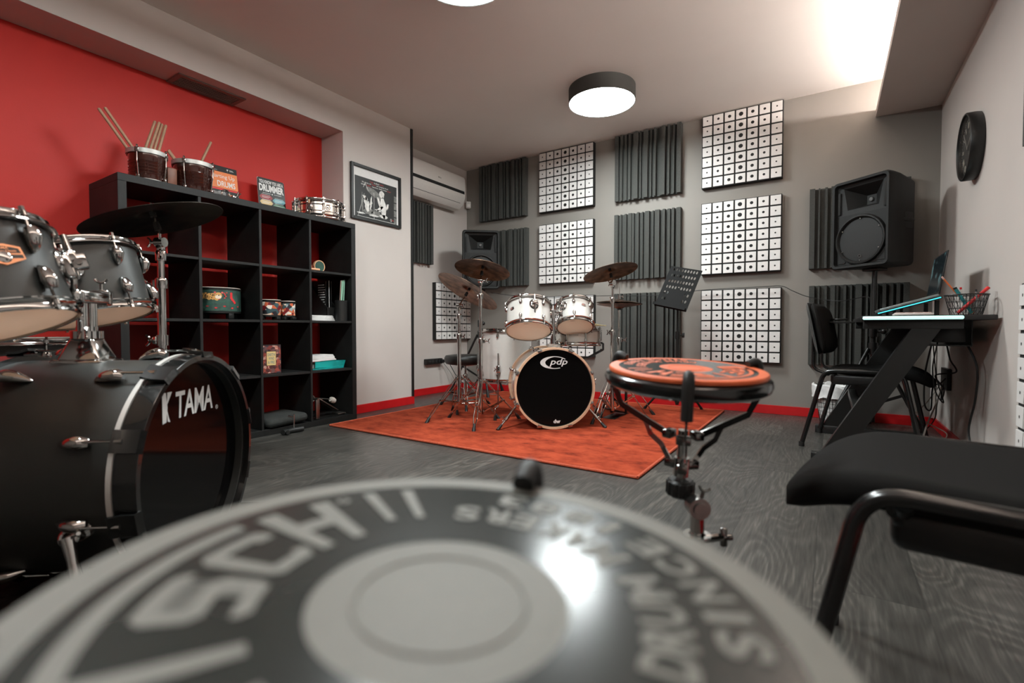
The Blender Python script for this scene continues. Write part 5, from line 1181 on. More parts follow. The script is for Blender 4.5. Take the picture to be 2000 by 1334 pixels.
# perforated desk: grid with slots
cs = [at(1277,597,3.86), at(1337,606,3.74), at(1369,531,3.84), at(1318,520,3.96)]
o_ = V((mp.x, mp.y, 0)); ctr = sum((c for c in cs), V((0,0,0)))/4 - o_
ux = ((cs[1]-cs[0])+(cs[2]-cs[3])).normalized(); uy = ((cs[3]-cs[0])+(cs[2]-cs[1])); uy = (uy-ux*uy.dot(ux)).normalized(); uz = ux.cross(uy)
q = Matrix((ux,uy,uz)).transposed().to_4x4(); q.translation = ctr
ww, hh_ = (cs[1]-cs[0]).length/2*1.05, (cs[3]-cs[0]).length/2*0.98
m = M(); nxg, nyg = 11, 7; cw, ch = 2*ww/nxg, 2*hh_/nyg
def cellq(m, cx, cy, hole):
    a, b = cw/2, ch/2; th = 0.0012
    if not hole: m.box((cx,cy,0),(cw,ch,2*th),q); return
    n = 12; rx, ry = a*0.62, b*0.52
    out, inn = [], []
    for k in range(n):
        an = 2*PI*(k+0.5)/n; c_, s_ = math.cos(an), math.sin(an); f = 1/max(abs(c_)/a, abs(s_)/b)
        out.append((cx+c_*f, cy+s_*f)); inn.append((cx+rx*c_, cy+ry*s_))
    corners = {}
    vs = [(x,y,th) for x,y in out]+[(x,y,th) for x,y in inn]+[(x,y,-th) for x,y in out]+[(x,y,-th) for x,y in inn]
    fs = []
    for k in range(n):
        k2 = (k+1)%n; fs += [(k,k2,n+k2,n+k),(2*n+k2,2*n+k,3*n+k,3*n+k2),(n+k,n+k2,3*n+k2,3*n+k)]
        ax, ay = out[k]; bx, by = out[k2]
        if abs(abs(ax-cx)-a) < 1e-6 and abs(abs(by-cy)-b) < 1e-6 or abs(abs(ay-cy)-b) < 1e-6 and abs(abs(bx-cx)-a) < 1e-6:
            if not ((abs(ax-bx) < 1e-7) or (abs(ay-by) < 1e-7)):
                sx = cx + math.copysign(a, (ax+bx)/2-cx); sy = cy + math.copysign(b, (ay+by)/2-cy); i0 = len(vs); vs += [(sx,sy,th),(sx,sy,-th)]; fs += [(k,i0,k2),(2*n+k2,i0+1,2*n+k)]
    m._add(vs, fs, q)
for i in range(nxg):
    for j in range(nyg):
        hole = 0 < j < nyg and not (j < 3 and 3 <= i <= 7) and 0 < i < nxg-1
        cellq(m, -ww+cw*(i+0.5), -hh_+ch*(j+0.5), hole)
MSM = mat('matt black sheet metal', (17,17,17), 0.75, spec=0.15)
t.part('desk_plate', m, MSM, angle=25)
m = M(); m.box((0,-hh_+0.002,0.028),(2*ww,0.003,0.056),q); m.box((0,-hh_-0.008,0.056),(2*ww,0.022,0.003),q); t.part('ledge', m, MSM)
back_n = -uz if uz.dot(-WW) < 0 else uz
tc_ = ctr - uz*0.012
m = M(); m.tube([V((0,0,0.97)), V((0,0,1.0)), ctr.lerp(V((0,0,1.0)),0.4)-uz*0.02, tc_-uy*0.02], 0.010, 10, smooth=4); m.box((0,-0.04,-0.010),(0.14,0.055,0.016),q,bev=0.004); m.cyl(V((0,0,0.975))-RR*0.02, V((0,0,0.975))+RR*0.02, 0.017, seg=16); t.part('tilt_bracket', m, BLACKP)
for k in range(3):
    q3 = rz(math.radians(-62+120*k)); hp = V((0.02,0,0.30)); fp = V((0.27,0,0.015)); m = M(); m.cyl(q3 @ hp, q3 @ fp, 0.0095, seg=12); lg = t.part('leg', m, BLACKM); m = M(); m.cyl(q3 @ (fp+V((-0.012,0,0.016))), q3 @ V((0.272,0,0.004)), 0.012, seg=10); t.part('rubber_foot', m, RUBBER, parent=lg)
    m = M(); m.cyl(q3 @ V((0.015,0,0.10)), q3 @ hp.lerp(fp,0.5), 0.005, seg=8); t.part('leg_brace', m, BLACKM)
m = M(); m.cyl((0,0,0.285),(0,0,0.32),0.022,seg=16); m.cyl((0,0,0.085),(0,0,0.115),0.018,seg=16); t.part('leg_collar', m, BLACKP)

# ================================================================== POWER STRIP ON THE LEFT WALL
t = Thing('power_strip', 'black power strip fixed low on the left wall beside the drum stool', 'power strip', (XL+0.022, 3.82, 0.34))
t.part('strip_body', M().box((0,0,0),(0.04,0.25,0.058),bev=0.006), BLACKP)
m = M()
for k in range(4): m.lathe([(0,0.001),(0.017,0.001),(0.0185,0)], 20, T(0.0205,-0.085+0.055*k,0) @ Matrix.Rotation(PI/2,4,'Y'))
t.part('sockets', m, HOLE); m = M(); m.box((0.04,0.095,0.0),(0.045,0.03,0.035),bev=0.006); m.tube([(0.055,0.10,0.0),(0.09,0.12,0.03),(0.13,0.10,-0.02),(0.25,0.13,-0.20),(0.42,0.12,-0.24)], 0.004, 8, smooth=6); t.part('plug', m, CABLE)
m = M(); m.tube([(XL+0.03, 3.95, 0.33),(XL+0.05,4.05,0.22),(XL+0.12,4.12,0.06),(XL+0.35,4.10,0.008),(XL+0.7,4.0,0.02)], 0.0035, 8, smooth=8); solo('cable', 'pale grey cord drooping from the power strip to the floor', 'cable', m, mat('grey cord', (140,136,130), 0.5))

# ================================================================== DESK AND EVERYTHING ON IT
DX0, DX1, DY0, DY1, DZ = 0.125, 0.600, 2.88, 3.93, 0.745
DW = mat('black desk carbon film', (24,24,24), 0.4, bump=0.15, bscale=700)
t = Thing('gaming_desk', 'black gaming desk with slanted legs and a glowing end strip by the right wall', 'desk', ((DX0+DX1)/2, (DY0+DY1)/2, 0))
t.part('desktop', M().box2((DX0,DY0,DZ-0.022),(DX1,DY1,DZ),bev=0.004), DW, world=True)
m = M(); m.box2((DX0+0.004,DY0-0.012,DZ-0.019),(DX0+0.366,DY0+0.001,DZ-0.003),bev=0.006,seg=3); t.part('light_strip', m, DESKLED, world=True, label='glowing pale mint light strip along the desk end')
m = M()
for y in (DY0+0.075, DY1-0.12): m.box2((DX0-0.02+0.03,y-0.03,DZ-0.062),(DX1-0.10,y+0.03,DZ-0.022),bev=0.003)
m.box2((DX0+0.10,DY0+0.1,DZ-0.052),(DX0+0.16,DY1-0.1,DZ-0.024),bev=0.003); t.part('steel_rails', m, BLACKM, world=True)
for y in (DY0+0.075, DY1-0.12):
    m = M(); X0 = -0.055; p = [(X0,0.0),(X0+0.10,0.0),(0.43,DZ-0.06),(0.325,DZ-0.06)]
    m.prism(p, 0.055, Matrix(((1,0,0,0),(0,0,1,y-0.0275),(0,1,0,0.012),(0,0,0,1)))); t.part('slanted_leg', m, BLACKM, world=True)
    m = M(); m.box2((X0-0.02,y-0.03,0.0),(0.50,y+0.03,0.05),bev=0.004); t.part('foot_beam', m, BLACKM, world=True)
m = M(); m.box2((0.10,DY0+0.10,0.26),(0.14,DY1-0.14,0.30),bev=0.003); t.part('cross_beam', m, BLACKM, world=True)
m = M(); m.box2((0.40,DY0+0.22,0.60),(0.56,DY0+0.85,0.606)); m.box2((0.40,DY0+0.22,0.606),(0.404,DY0+0.85,0.645)); m.box2((0.556,DY0+0.22,0.606),(0.56,DY0+0.85,DZ-0.022)); t.part('cable_tray', m, BLACKM, world=True)
m = M(); m.box2((-0.005,3.62,DZ-0.028),(0.125,3.74,DZ-0.018),bev=0.003); m.torus(0.042,0.006,T(0.045,3.68,DZ-0.004),32,8); t.part('cup_holder', m, BLACKP, world=True)
m = M(); m.box((0.48,3.18,0.655),(0.12,0.16,0.075),bev=0.008); solo('power_adapter', 'black power adapter lying in the tray under the desk', 'adapter', m, BLACKP)
# laptop stand, laptop, keyboard
t = Thing('laptop_stand', 'tilted black laptop cooling stand with a cyan glowing edge', 'laptop stand', (0.36, 3.32, DZ))
q = T(0.205,3.12,DZ+0.010) @ Matrix.Rotation(math.radians(-17),4,'Y')
m = M(); m.box2((0.0,0.0,0.0),(0.26,0.40,0.012),q,bev=0.003); t.part('tray', m, BLACKP, world=True); m = M(); m.box2((0.0,-0.008,0.004),(0.255,0.0,0.009),q); t.part('glowing_edge', m, CYANLED, world=True, label='bright cyan edge')
m = M(); m.box2((0.43,3.14,DZ+0.002),(0.445,3.17,DZ+0.078)); m.box2((0.43,3.47,DZ+0.002),(0.445,3.50,DZ+0.078)); m.box2((0.20,3.13,DZ+0.001),(0.46,3.51,DZ+0.006)); t.part('support', m, BLACKP, world=True)
t = Thing('laptop', 'open laptop with a dark blue-green screen on the tilted stand', 'laptop', (0.36, 3.32, DZ+0.05))
q2 = q @ T(0.015,0.02,0.013); t.part('base', M().box2((0,0,0),(0.24,0.36,0.014),q2,bev=0.003), mat('laptop silver', (150,158,158), 0.35, 0.6), world=True)
hinge = q2 @ V((0.24,0.18,0.014)); s0 = Matrix(((-0.0,math.sin(0.14),-math.cos(0.14),hinge.x),(-1,0,0,hinge.y),(0,math.cos(0.14),math.sin(0.14),hinge.z),(0,0,0,1)))
ld = t.part('screen_lid', M().box2((-0.18,0.0,-0.006),(0.18,0.212,0.0),s0,bev=0.002), BLACKP, world=True)
scr = bpy.data.materials.new('laptop screen'); scr.use_nodes = True; N = scr.node_tree.nodes; b = N['Principled BSDF']; b.inputs['Base Color'].default_value = (0.01,0.012,0.014,1); b.inputs['Roughness'].default_value = 0.15
ns = N.new('ShaderNodeTexNoise'); ns.inputs['Scale'].default_value = 16; ns.inputs['Detail'].default_value = 3; tcn = N.new('ShaderNodeTexCoord'); scr.node_tree.links.new(tcn.outputs['Object'], ns.inputs['Vector'])
cr = N.new('ShaderNodeValToRGB'); scr.node_tree.links.new(ns.outputs[0], cr.inputs[0]); cr.color_ramp.elements[0].position = 0.5; cr.color_ramp.elements[0].color = (0.004,0.010,0.012,1); cr.color_ramp.elements[1].position = 0.72; cr.color_ramp.elements[1].color = (0.22,0.42,0.44,1)
scr.node_tree.links.new(cr.outputs[0], b.inputs['Emission Color']); b.inputs['Emission Strength'].default_value = 0.35
t.part('screen', M().box2((-0.172,0.012,0.0),(0.172,0.205,0.0008),s0), scr, world=True, parent=ld)
m = M(); m.box2((0.255,2.94,DZ+0.0005),(0.40,3.05,DZ+0.012),bev=0.004); t = Thing('keyboard', 'small white keyboard at the near end of the desk', 'keyboard', (0.33,3.0,DZ)); t.part('case', m, WHITEPL, world=True)
m = M()
for i in range(4):
    for j in range(5): m.box((0.275+0.034*i,2.955+0.02*j,DZ+0.0135),(0.028,0.016,0.004),bev=0.001,seg=1)
t.part('keys', m, mat('pink keys', (220,190,184), 0.5), world=True)
# pen basket
BX, BY = 0.515, 2.985
t = Thing('pen_basket', 'small black mesh basket of pens on the near desk corner by the wall', 'basket', (BX, BY, DZ))
m = M()
zz = [(0.0,0.055),(0.03,0.062),(0.06,0.069),(0.088,0.075)]
for z, r in zz: m.torus(r, 0.0012, T(0,0,z+0.002), 32, 5)
m.torus(0.076, 0.003, T(0,0,0.092), 36, 6)
for k in range(40): a = 2*PI*k/40; m.cyl((0.055*math.cos(a),0.055*math.sin(a),0.002),(0.075*math.cos(a),0.075*math.sin(a),0.09),0.0008,seg=4)
for k in range(20):
    for s in (1,-1): a = 2*PI*k/20; m.cyl((0.055*math.cos(a),0.055*math.sin(a),0.002),(0.075*math.cos(a+s*0.5),0.075*math.sin(a+s*0.5),0.09),0.0007,seg=4)
m.lathe([(0,0.001),(0.055,0.001),(0.055,0.003),(0,0.003)],24)
t.part('wire_body', m, BLACKM)
def pen(nm, lab, cat, p0, p1, r, body, tip=None, tipmat=None):
    p0, p1 = V(p0), V(p1); t = Thing(nm, lab, cat, tuple(p0), None); m = M(); m.cyl(p0, p1, r, seg=10); t.part('body', m, body, world=True)
    if tipmat: d = (p1-p0).normalized(); m = M(); m.cyl(p1, p1+d*tip, r*1.05, seg=10); t.part('tip', m, tipmat, world=True)
B0 = V((BX, BY, DZ+0.01))
pen('pencil', 'orange pencil with white eraser leaning left out of the basket', 'pencil', B0+V((0.03,0.02,0)), (0.437,2.99,DZ+0.168), 0.0035, mat('pencil orange', (206,104,52), 0.4), 0.014, mat('eraser', (222,180,170), 0.6))
pen('marker', 'teal marker pen in the basket beside the orange pencil', 'marker', B0+V((0.02,0.0,0)), (0.478,2.985,DZ+0.12), 0.007, mat('teal marker', (30,120,124), 0.4), 0.008, BLACKP)
pen('marker', 'red marker pen leaning right out of the basket', 'marker', B0+V((-0.03,-0.01,0)), (0.578,2.985,DZ+0.112), 0.007, mat('red marker', (200,36,40), 0.35), 0.016, mat('red cap', (220,44,44), 0.35))
pen('pen', 'white and red pen standing upright in the basket', 'pen', B0+V((0.0,0.02,0)), (0.497,2.99,DZ+0.118), 0.004, WHITEPL, 0.01, MATS['red marker'])
pen('pen', 'clear ballpoint lying across the basket rim', 'pen', B0+V((0.035,-0.02,0.0)), (0.545,2.97,DZ+0.105), 0.0035, mat('smoky pen', (120,120,118), 0.3), 0.01, BLACKP)
# wall socket, cables
m = M(); m.box((XR-0.012,3.98,0.375),(0.022,0.20,0.13),bev=0.004); solo('wall_socket', 'black double wall socket low on the right wall under the desk', 'socket', m, BLACKP)
def cable(label, pts, r=0.004, mt=None, nm='cable'):
    m = M(); m.tube(pts, r, 8, smooth=8); solo(nm, label, 'cable', m, mt or CABLE)
WC = mat('white cable', (205,196,188), 0.5)
cable('long black cable hanging from the desk tray down the right wall to the floor', [(0.545,3.12,0.61),(0.575,3.08,0.50),(0.575,3.10,0.35),(0.562,3.14,0.20),(0.57,3.08,0.09),(0.585,3.05,0.03),(0.50,3.2,0.012),(0.38,3.5,0.010)], 0.0045)
cable('black cable looping under the desk from the tray to the wall socket', [(0.44,3.3,0.60),(0.42,3.32,0.45),(0.43,3.4,0.28),(0.47,3.5,0.24),(0.49,3.6,0.35),(0.55,3.8,0.36),(0.592,3.93,0.38)])
cable('black cable tangled around the wall socket', [(0.50,3.3,0.60),(0.53,3.4,0.52),(0.57,3.5,0.45),(0.50,3.6,0.42),(0.56,3.75,0.33),(0.57,3.9,0.25),(0.592,3.99,0.36)])
cable('thin black cable drooping below the wall socket', [(0.592,4.02,0.35),(0.56,3.95,0.22),(0.53,3.8,0.15),(0.50,3.9,0.06),(0.42,3.9,0.012),(0.2,3.9,0.012)], 0.003)
cable('thin black lead hanging straight from the desktop behind the leg', [(0.46,3.2,0.70),(0.45,3.22,0.60),(0.44,3.25,0.48),(0.46,3.3,0.36),(0.50,3.35,0.30),(0.48,3.42,0.42),(0.46,3.4,0.60)], 0.003)
cable('white cable curling in a large loop to the floor under the desk', [(0.590,3.96,0.37),(0.54,3.80,0.26),(0.48,3.68,0.13),(0.43,3.55,0.02),(0.36,3.40,0.008),(0.10,3.30,0.008)], 0.0045, WC)
cable('thin white cable circling beside the thick one under the desk', [(0.592,4.0,0.36),(0.50,3.85,0.24),(0.44,3.8,0.17),(0.42,3.75,0.10),(0.46,3.68,0.05),(0.53,3.6,0.055),(0.56,3.65,0.09),(0.50,3.75,0.12),(0.45,3.8,0.15)], 0.003, WC)
cable('white cable lying on the floor beneath the desk foot', [(0.02,3.28,0.006),(0.12,3.22,0.006),(0.22,3.30,0.006),(0.34,3.36,0.007)], 0.004, WC)

# ================================================================== WASTE BIN
bn = V((0.04, 4.21, 0))
t = Thing('waste_bin', 'wire waste bin with a white liner bag behind the desk chair', 'waste bin', (bn.x, bn.y, 0))
m = M()
for k in range(36): a = 2*PI*k/36; m.cyl((0.095*math.cos(a),0.095*math.sin(a),0.004),(0.13*math.cos(a),0.13*math.sin(a),0.27),0.0011,seg=4)
for k in range(10): z = 0.004+0.0295*k; m.torus(0.095+0.035*z/0.27, 0.0011, T(0,0,z), 36, 4)
m.torus(0.132,0.004,T(0,0,0.272),36,6); m.lathe([(0,0.002),(0.095,0.002),(0.097,0.006),(0,0.006)],32); t.part('wire_body', m, BLACKM)
m = M(); pr = [(0.0,0.012),(0.088,0.012),(0.105,0.10),(0.118,0.20),(0.126,0.272),(0.134,0.282),(0.146,0.272),(0.150,0.235),(0.147,0.195),(0.149,0.19)]; rnd = random.Random(5)
m.lathe(pr, 48)
ph = [rnd.uniform(0,6.28) for _ in range(6)]
for v in m.bm.verts:
    a = math.atan2(v.co.y, v.co.x); f = 1+0.022*math.sin(7*a+ph[0])*math.sin(30*v.co.z+ph[1])+0.014*math.sin(13*a+ph[2]+20*v.co.z)+0.010*math.sin(23*a+ph[3])
    v.co.x *= f; v.co.y *= f
    if v.co.z > 0.18: v.co.z += 0.006*math.sin(5*a+ph[4])+0.005*math.sin(11*a+ph[5])
t.part('liner_bag', m, mat('translucent bin liner', (225,224,222), 0.4, noise=0.12, nscale=26, bump=0.5, bscale=60), label='crinkled white plastic bag')

# ================================================================== CHAIRS
def chair(label, mx, group='black stacking chairs'):
    """forward is local +x, seat top near 0.47"""
    t = Thing('stacking_chair', label, 'chair', mx, group)
    FR = mat('black oval steel tube', (20,20,20), 0.22, coat=0.3)
    ch = []
    for s in (-1, 1):
        pts = bend([(-0.29,s*0.245,0.012),(-0.185,s*0.231,0.447),(0.165,s*0.231,0.452),(0.255,s*0.248,0.012)], 0.055, 8)
        m = M(); m.tube(pts, 0, 16, rad=[0.0125]*len(pts)); t.part('side_frame', m, FR)
        for p in (pts[0], pts[-1]): m = M(); m.cyl(p+V((0,0,0.015)), p-V((0,0,0.012)), 0.015, seg=14); t.part('foot_cap', m, RUBBER)
        for x in (-0.14, 0.12): m = M(); m.cyl((x,s*0.218,0.437),(x,s*0.198,0.415),0.012,seg=12); m.sphere((x,s*0.200,0.412),0.015,12); t.part('seat_plug', m, BLACKP)
    m = M(); m.cyl((-0.17,-0.215,0.425),(-0.17,0.215,0.425),0.010,seg=12); m.cyl((0.13,-0.215,0.425),(0.13,0.215,0.425),0.010,seg=12); t.part('cross_bar', m, FR)
    # cushion: rounded slab with waterfall front
    def slab(nu, nv, f, thick):
        top, bot = [], []; m = M(); vs, fs = [], []
        for i in range(nu+1):
            for j in range(nv+1):
                u, v = -1+2*i/nu, -1+2*j/nv
                vs.append(f(u, v, 1)); 
        n0 = len(vs)
        for i in range(nu+1):
            for j in range(nv+1): u, v = -1+2*i/nu, -1+2*j/nv; vs.append(f(u, v, -1))
        idx = lambda i, j, k: k*n0+i*(nv+1)+j
        for i in range(nu):
            for j in range(nv):
                fs.append((idx(i,j,0),idx(i+1,j,0),idx(i+1,j+1,0),idx(i,j+1,0))); fs.append((idx(i,j,1),idx(i,j+1,1),idx(i+1,j+1,1),idx(i+1,j,1)))
        for i in range(nu):
            fs.append((idx(i,0,0),idx(i,0,1),idx(i+1,0,1),idx(i+1,0,0))); fs.append((idx(i,nv,0),idx(i+1,nv,0),idx(i+1,nv,1),idx(i,nv,1)))
        for j in range(nv):
            fs.append((idx(0,j,0),idx(0,j+1,0),idx(0,j+1,1),idx(0,j,1))); fs.append((idx(nu,j,0),idx(nu,j,1),idx(nu,j+1,1),idx(nu,j+1,0)))
        m._add(vs, fs); return m
    def sq(u, v, p=4.0):
        r = (abs(u)**p+abs(v)**p)**(1/p); k = max(abs(u), abs(v))
        return (u*k/r, v*k/r) if r > 1e-6 else (0, 0)
    def seatf(sc, z0, th):
        def f(u, v, s):
            a, b = sq(u, v); x = 0.052+a*0.238*sc; y = b*0.214*sc; e = max(abs(u), abs(v)); ed = max(0, (e-0.84)/0.16)
            wf = max(0, (x-0.15)/0.12); z = z0 - 0.042*min(wf,1.1)**2 + 0.008*(abs(y)/0.235)**2 - 0.006*max(0,1-((x+0.03)/0.15)**2)
            return (x, y, z + s*th*0.5*math.sqrt(max(0.22, 1-ed**3)) )
        return f
    m = slab(28, 28, seatf(1.0, 0.438, 0.055), 0.04); t.part('seat_cushion', m, BFABRIC, angle=180)
    m = slab(24, 24, seatf(0.985, 0.428, 0.018), 0.02); m.box2((-0.16,-0.214,0.368),(0.135,0.214,0.43),bev=0.018,seg=3); t.part('seat_shell', m, BLACKP, angle=60)
    # back
    def backf(sc, x0, th):
        def f(u, v, s):
            a, b = sq(u, v, 4.5); y = a*0.235*sc; h = b*0.155*sc; e = max(abs(u), abs(v)); ed = max(0, (e-0.75)/0.25)
            x = x0 - 0.030*(1-(y/0.235)**2) - 0.20*h + s*th*0.5*math.sqrt(max(0.0, 1-ed**2)); return (x, y, 0.685+h)
        return f
    m = slab(22, 18, backf(0.97, -0.215, 0.045), 0.04); t.part('back_cushion', m, BFABRIC, angle=180)
    m = slab(22, 18, backf(1.0, -0.243, 0.022), 0.02); t.part('back_shell', m, BLACKP, angle=180)
    for s in (-1, 1):
        m = M(); m.tube([(-0.12,s*0.13,0.425),(-0.20,s*0.13,0.425),(-0.255,s*0.13,0.455),(-0.262,s*0.13,0.53),(-0.262,s*0.13,0.66)], 0.0085, 12, smooth=5); t.part('back_support', m, FR)
    return t
chair('black fabric chair at the desk facing the right wall', T(0.195,3.49,0) @ rz(math.radians(-9.3)))
chair('black fabric chair in the right foreground, seat close to the camera', T(0.235,1.070,0) @ rz(math.radians(173)), 'black stacking chairs')

# ================================================================== PRACTICE PADS
GLY = {
 'G': [[(1,.72),(.98,.86),(.86,1),(.14,1),(.02,.86),(.0,.2),(.14,0),(.86,0),(1,.14),(1,.52),(.52,.52),(.52,.36),(.72,.36),(.72,.2),(.3,.2),(.3,.8),(.7,.8),(.7,.72)]],
 'R': [[(0,0),(.28,0),(.28,1),(0,1)],[(.28,.8),(.66,.8),(.66,1),(.28,1)],[(.28,.42),(.66,.42),(.66,.6),(.28,.6)],[(.66,.42),(.86,.42),(.98,.54),(.98,.88),(.86,1),(.66,1)],[(.42,.42),(.7,0),(1,0),(.72,.42)]],
 'E': [[(0,0),(.28,0),(.28,1),(0,1)],[(.28,0),(.95,0),(.95,.2),(.28,.2)],[(.28,.4),(.8,.4),(.8,.6),(.28,.6)],[(.28,.8),(.95,.8),(.95,1),(.28,1)]],
 'T': [[(.36,0),(.64,0),(.64,1.0),(.36,1.0)]],
 'S': [[(0,.18),(0,.1),(.12,0),(.88,0),(1,.12),(1,.48),(.88,.59),(.24,.59),(.24,.82),(1,.82),(1,.9),(.88,1),(.12,1),(0,.88),(0,.52),(.12,.41),(.76,.41),(.76,.18)]],
 'C': [[(1,.74),(1,.88),(.88,1),(.12,1),(0,.88),(0,.12),(.12,0),(.88,0),(1,.12),(1,.26),(.74,.26),(.74,.19),(.26,.19),(.26,.81),(.74,.81),(.74,.74)]],
 'H': [[(0,0),(.28,0),(.28,1),(0,1)],[(.72,0),(1,0),(1,1),(.72,1)],[(.28,.4),(.72,.4),(.72,.6),(.28,.6)]]}
def subdiv(P, n=6):
    out = []
    for a, b in zip(P, P[1:]+P[:1]):
        for k in range(n): out.append((a[0]+(b[0]-a[0])*k/n, a[1]+(b[1]-a[1])*k/n))
    return out
def pad_print(R, ink, base, rot, logo):
    """print of the pad top in local coords; angles in degrees counter-clockwise, logo reads clockwise"""
    mi = M([ink]); mi.lathe([(R*0.338, 0.0002),(R*0.873, 0.0002)], 128)
    m = M([base]); z = 0.0007
    def pol(a, r): a = math.radians(a+rot); return (R*r*math.cos(a), R*r*math.sin(a))
    def glyph(ch, ac, wd, r0, r1):
        for P in GLY[ch]:
            Q = [pol(ac + wd/2 - wd*x, r0+(r1-r0)*y) for x, y in subdiv(P)]
            bv = [m.bm.verts.new((x, y, z)) for x, y in Q]; f = m.bm.faces.new(bv); m.tri = True
    for ch, ac, r1 in (('G', 284, .80), ('R', 260.5, .715), ('E', 236.5, .715), ('T', 212, .77), ('S', 187, .715), ('C', 163.5, .715), ('H', 141, .80)):
        glyph(ch, ac, 19.5, .455, r1)
    bmesh.ops.triangulate(m.bm, faces=m.bm.faces[:])
    def arc(a0, a1, r0, r1, n=60):
        for k in range(n):
            A, B = a0+(a1-a0)*k/n, a0+(a1-a0)*(k+1)/n; m._add([(*pol(A,r0),z),(*pol(B,r0),z),(*pol(B,r1),z),(*pol(A,r1),z)], [(0,1,2,3)])
    arc(155, 271, .762, .815)
    for a in (118.5, 107.5):
        pts = [pol(a-1.7-1, .53), pol(a+1.7-1, .53), pol(a+1.7+1, .82), pol(a-1.7+1, .82)]; m._add([(*p, z) for p in pts], [(0,1,2,3)])
    def txt(s, ac, r, h, w, inward=True):
        x, y = pol(ac, r); a = math.radians(ac+rot); q = T(x, y, z) @ rz(a + (PI/2 if inward else -PI/2)); put_text(m, s, w, h, q, 0.035)
    for s, a in zip('DRUMMAKERS', (-21, -11, -1.5, 11, 32, 44, 55, 66.5, 77.5, 88.5)): txt(s, a, .578, R*0.13, R*(0.095 if s != 'M' else 0.125))
    for s, a in zip('SINCE1883', (-9.5, -1, 8.5, 19.5, 30.3, 43.5, 53.5, 64.5, 75.5)): txt(s, a, .755, R*0.125, R*(0.11 if s not in 'I1' else 0.045))
    txt('®' if False else 'o', 127.5, .775, R*0.05, None, False)
    m2 = M([base]); m2.torus(R*0.225, R*0.006, T(0,0,0.0), 64, 6)
    return mi, m, m2
def practice_pad(label, C, n, R, rub, rot, clipang, group, th=0.007, base_r=1.055, hub=None, pole_xy=None, standlabel=None, stand_az=0.5, tilt_to=None, ringmat=None):
    z = V(n).normalized(); x = (RR - z*RR.dot(z)).normalized(); y = z.cross(x); mx = Matrix((x,y,z)).transposed().to_4x4(); mx.translation = V(C)
    t = Thing('practice_pad', label, 'practice pad', mx, group)
    m = M(); m.lathe([(0,0),(R-0.002,0),(R,-0.002),(R,-th),(0,-th)], 128); tp = t.part('rubber_top', m, rub)
    mi, m, m2 = pad_print(R, PADINK, rub, rot, True)
    t.part('printed_ring', mi, parent=tp, label='dark printed ring'); t.part('lettering', m, parent=tp); t.part('centre_ring', m2, parent=tp)
    b = R*base_r; m = M(); m.lathe([(0,-th),(b-0.010,-th),(b-0.002,-th-0.006),(b,-th-0.014),(b-0.003,-th-0.023),(b-0.014,-th-0.030),(0,-th-0.030)], 128); t.part('pad_base', m, mat('gloss black pad base', (22,22,21), 0.18, coat=0.3))
    # stand
    s = Thing('pad_stand', standlabel, 'stand', (pole_xy[0], pole_xy[1], 0), 'chrome practice pad stands')
    o_ = V((pole_xy[0], pole_xy[1], 0)); hb = V(hub)-o_; pl = V(C)-o_; dn = -z
    for a in clipang:
        aa = math.radians(a); e = x*math.cos(aa)+y*math.sin(aa); side_ = e.cross(z)
        topc = pl + e*(b-0.004); low = pl + e*(b+0.010) + dn*(th+0.055)
        m = M(); m.tube([topc-e*0.012+z*0.004, topc+e*0.006+z*0.008, pl+e*(b+0.009)+dn*0.01, low], 0, 12, smooth=4, rad=[0.0075,0.009,0.0095,0.0095]); 
        tipm = m
        k1 = hb + e*0.035 + z*0.0; k2 = low + dn*0.03 - e*0.012
        m = M(); m.bar([k1, k2.lerp(k1,0.06), low], 0.012, 0.004, side_); ar = s.part('basket_arm', m, DCHROME); s.part('rubber_clip', tipm, RUBBER, parent=ar)
        m = M(); k3 = hb + dn*0.055 + e*0.022; m.bar([k3, k3+z*0.03+e*0.022, k1.lerp(k2,0.30)+dn*0.022, k1.lerp(k2,0.42)], 0.010, 0.003, side_); s.part('arm_link', m, CHROME)
        m = M(); m.box((0,0,0),(0.026,0.018,0.016), T(hb+e*0.028) @ frame((0,0,0), z, e), bev=0.003); s.part('pivot_block', m, DCHROME); m = M(); m.box((0,0,0),(0.018,0.024,0.016), T(hb+dn*0.055+e*0.02) @ frame((0,0,0), z, e), bev=0.003); s.part('pivot_block', m, DCHROME)
    m = M(); m.cyl(hb+z*0.012, hb+dn*0.10, 0.009, seg=16); m.cyl(hb+dn*0.04, hb+dn*0.075, 0.014, seg=16); s.part('centre_rod', m, CHROME)
    kb = hb+dn*0.098; m = M(); q = rotm(z).to_4x4(); q.translation = kb; m.lathe([(0,0.016),(0.020,0.016),(0.024,0.012),(0.024,-0.012),(0.020,-0.016),(0,-0.016)], 28, q)
    for k in range(12): m.box((0.0235,0,0),(0.005,0.007,0.026), q @ rz(PI*k/6), bev=0.0015, seg=1)
    s.part('adjuster_knob', m, BLACKP)
    tl_ = V(tilt_to)-o_; low = kb+dn*0.02
    m = M(); m.cyl(kb, tl_.lerp(kb,0.5), 0.0055, seg=12); m.bar([tl_.lerp(kb,0.55), tl_.lerp(kb,0.35), tl_+V((0,0,0.004))], 0.022, 0.008, V((-z.y, z.x, 0.01)) if False else RR.cross(V((0,0,1)))); m.cyl(tl_-WW*0.014, tl_+WW*0.014, 0.019, seg=24); m.cyl(tl_-WW*0.018, tl_-WW*0.012, 0.012, seg=16); wing(m, tl_+V((0.006,0,0.016)), (0.3,0,1), RR, 0.6); s.part('tilter', m, STEEL)
    zt = tl_.z
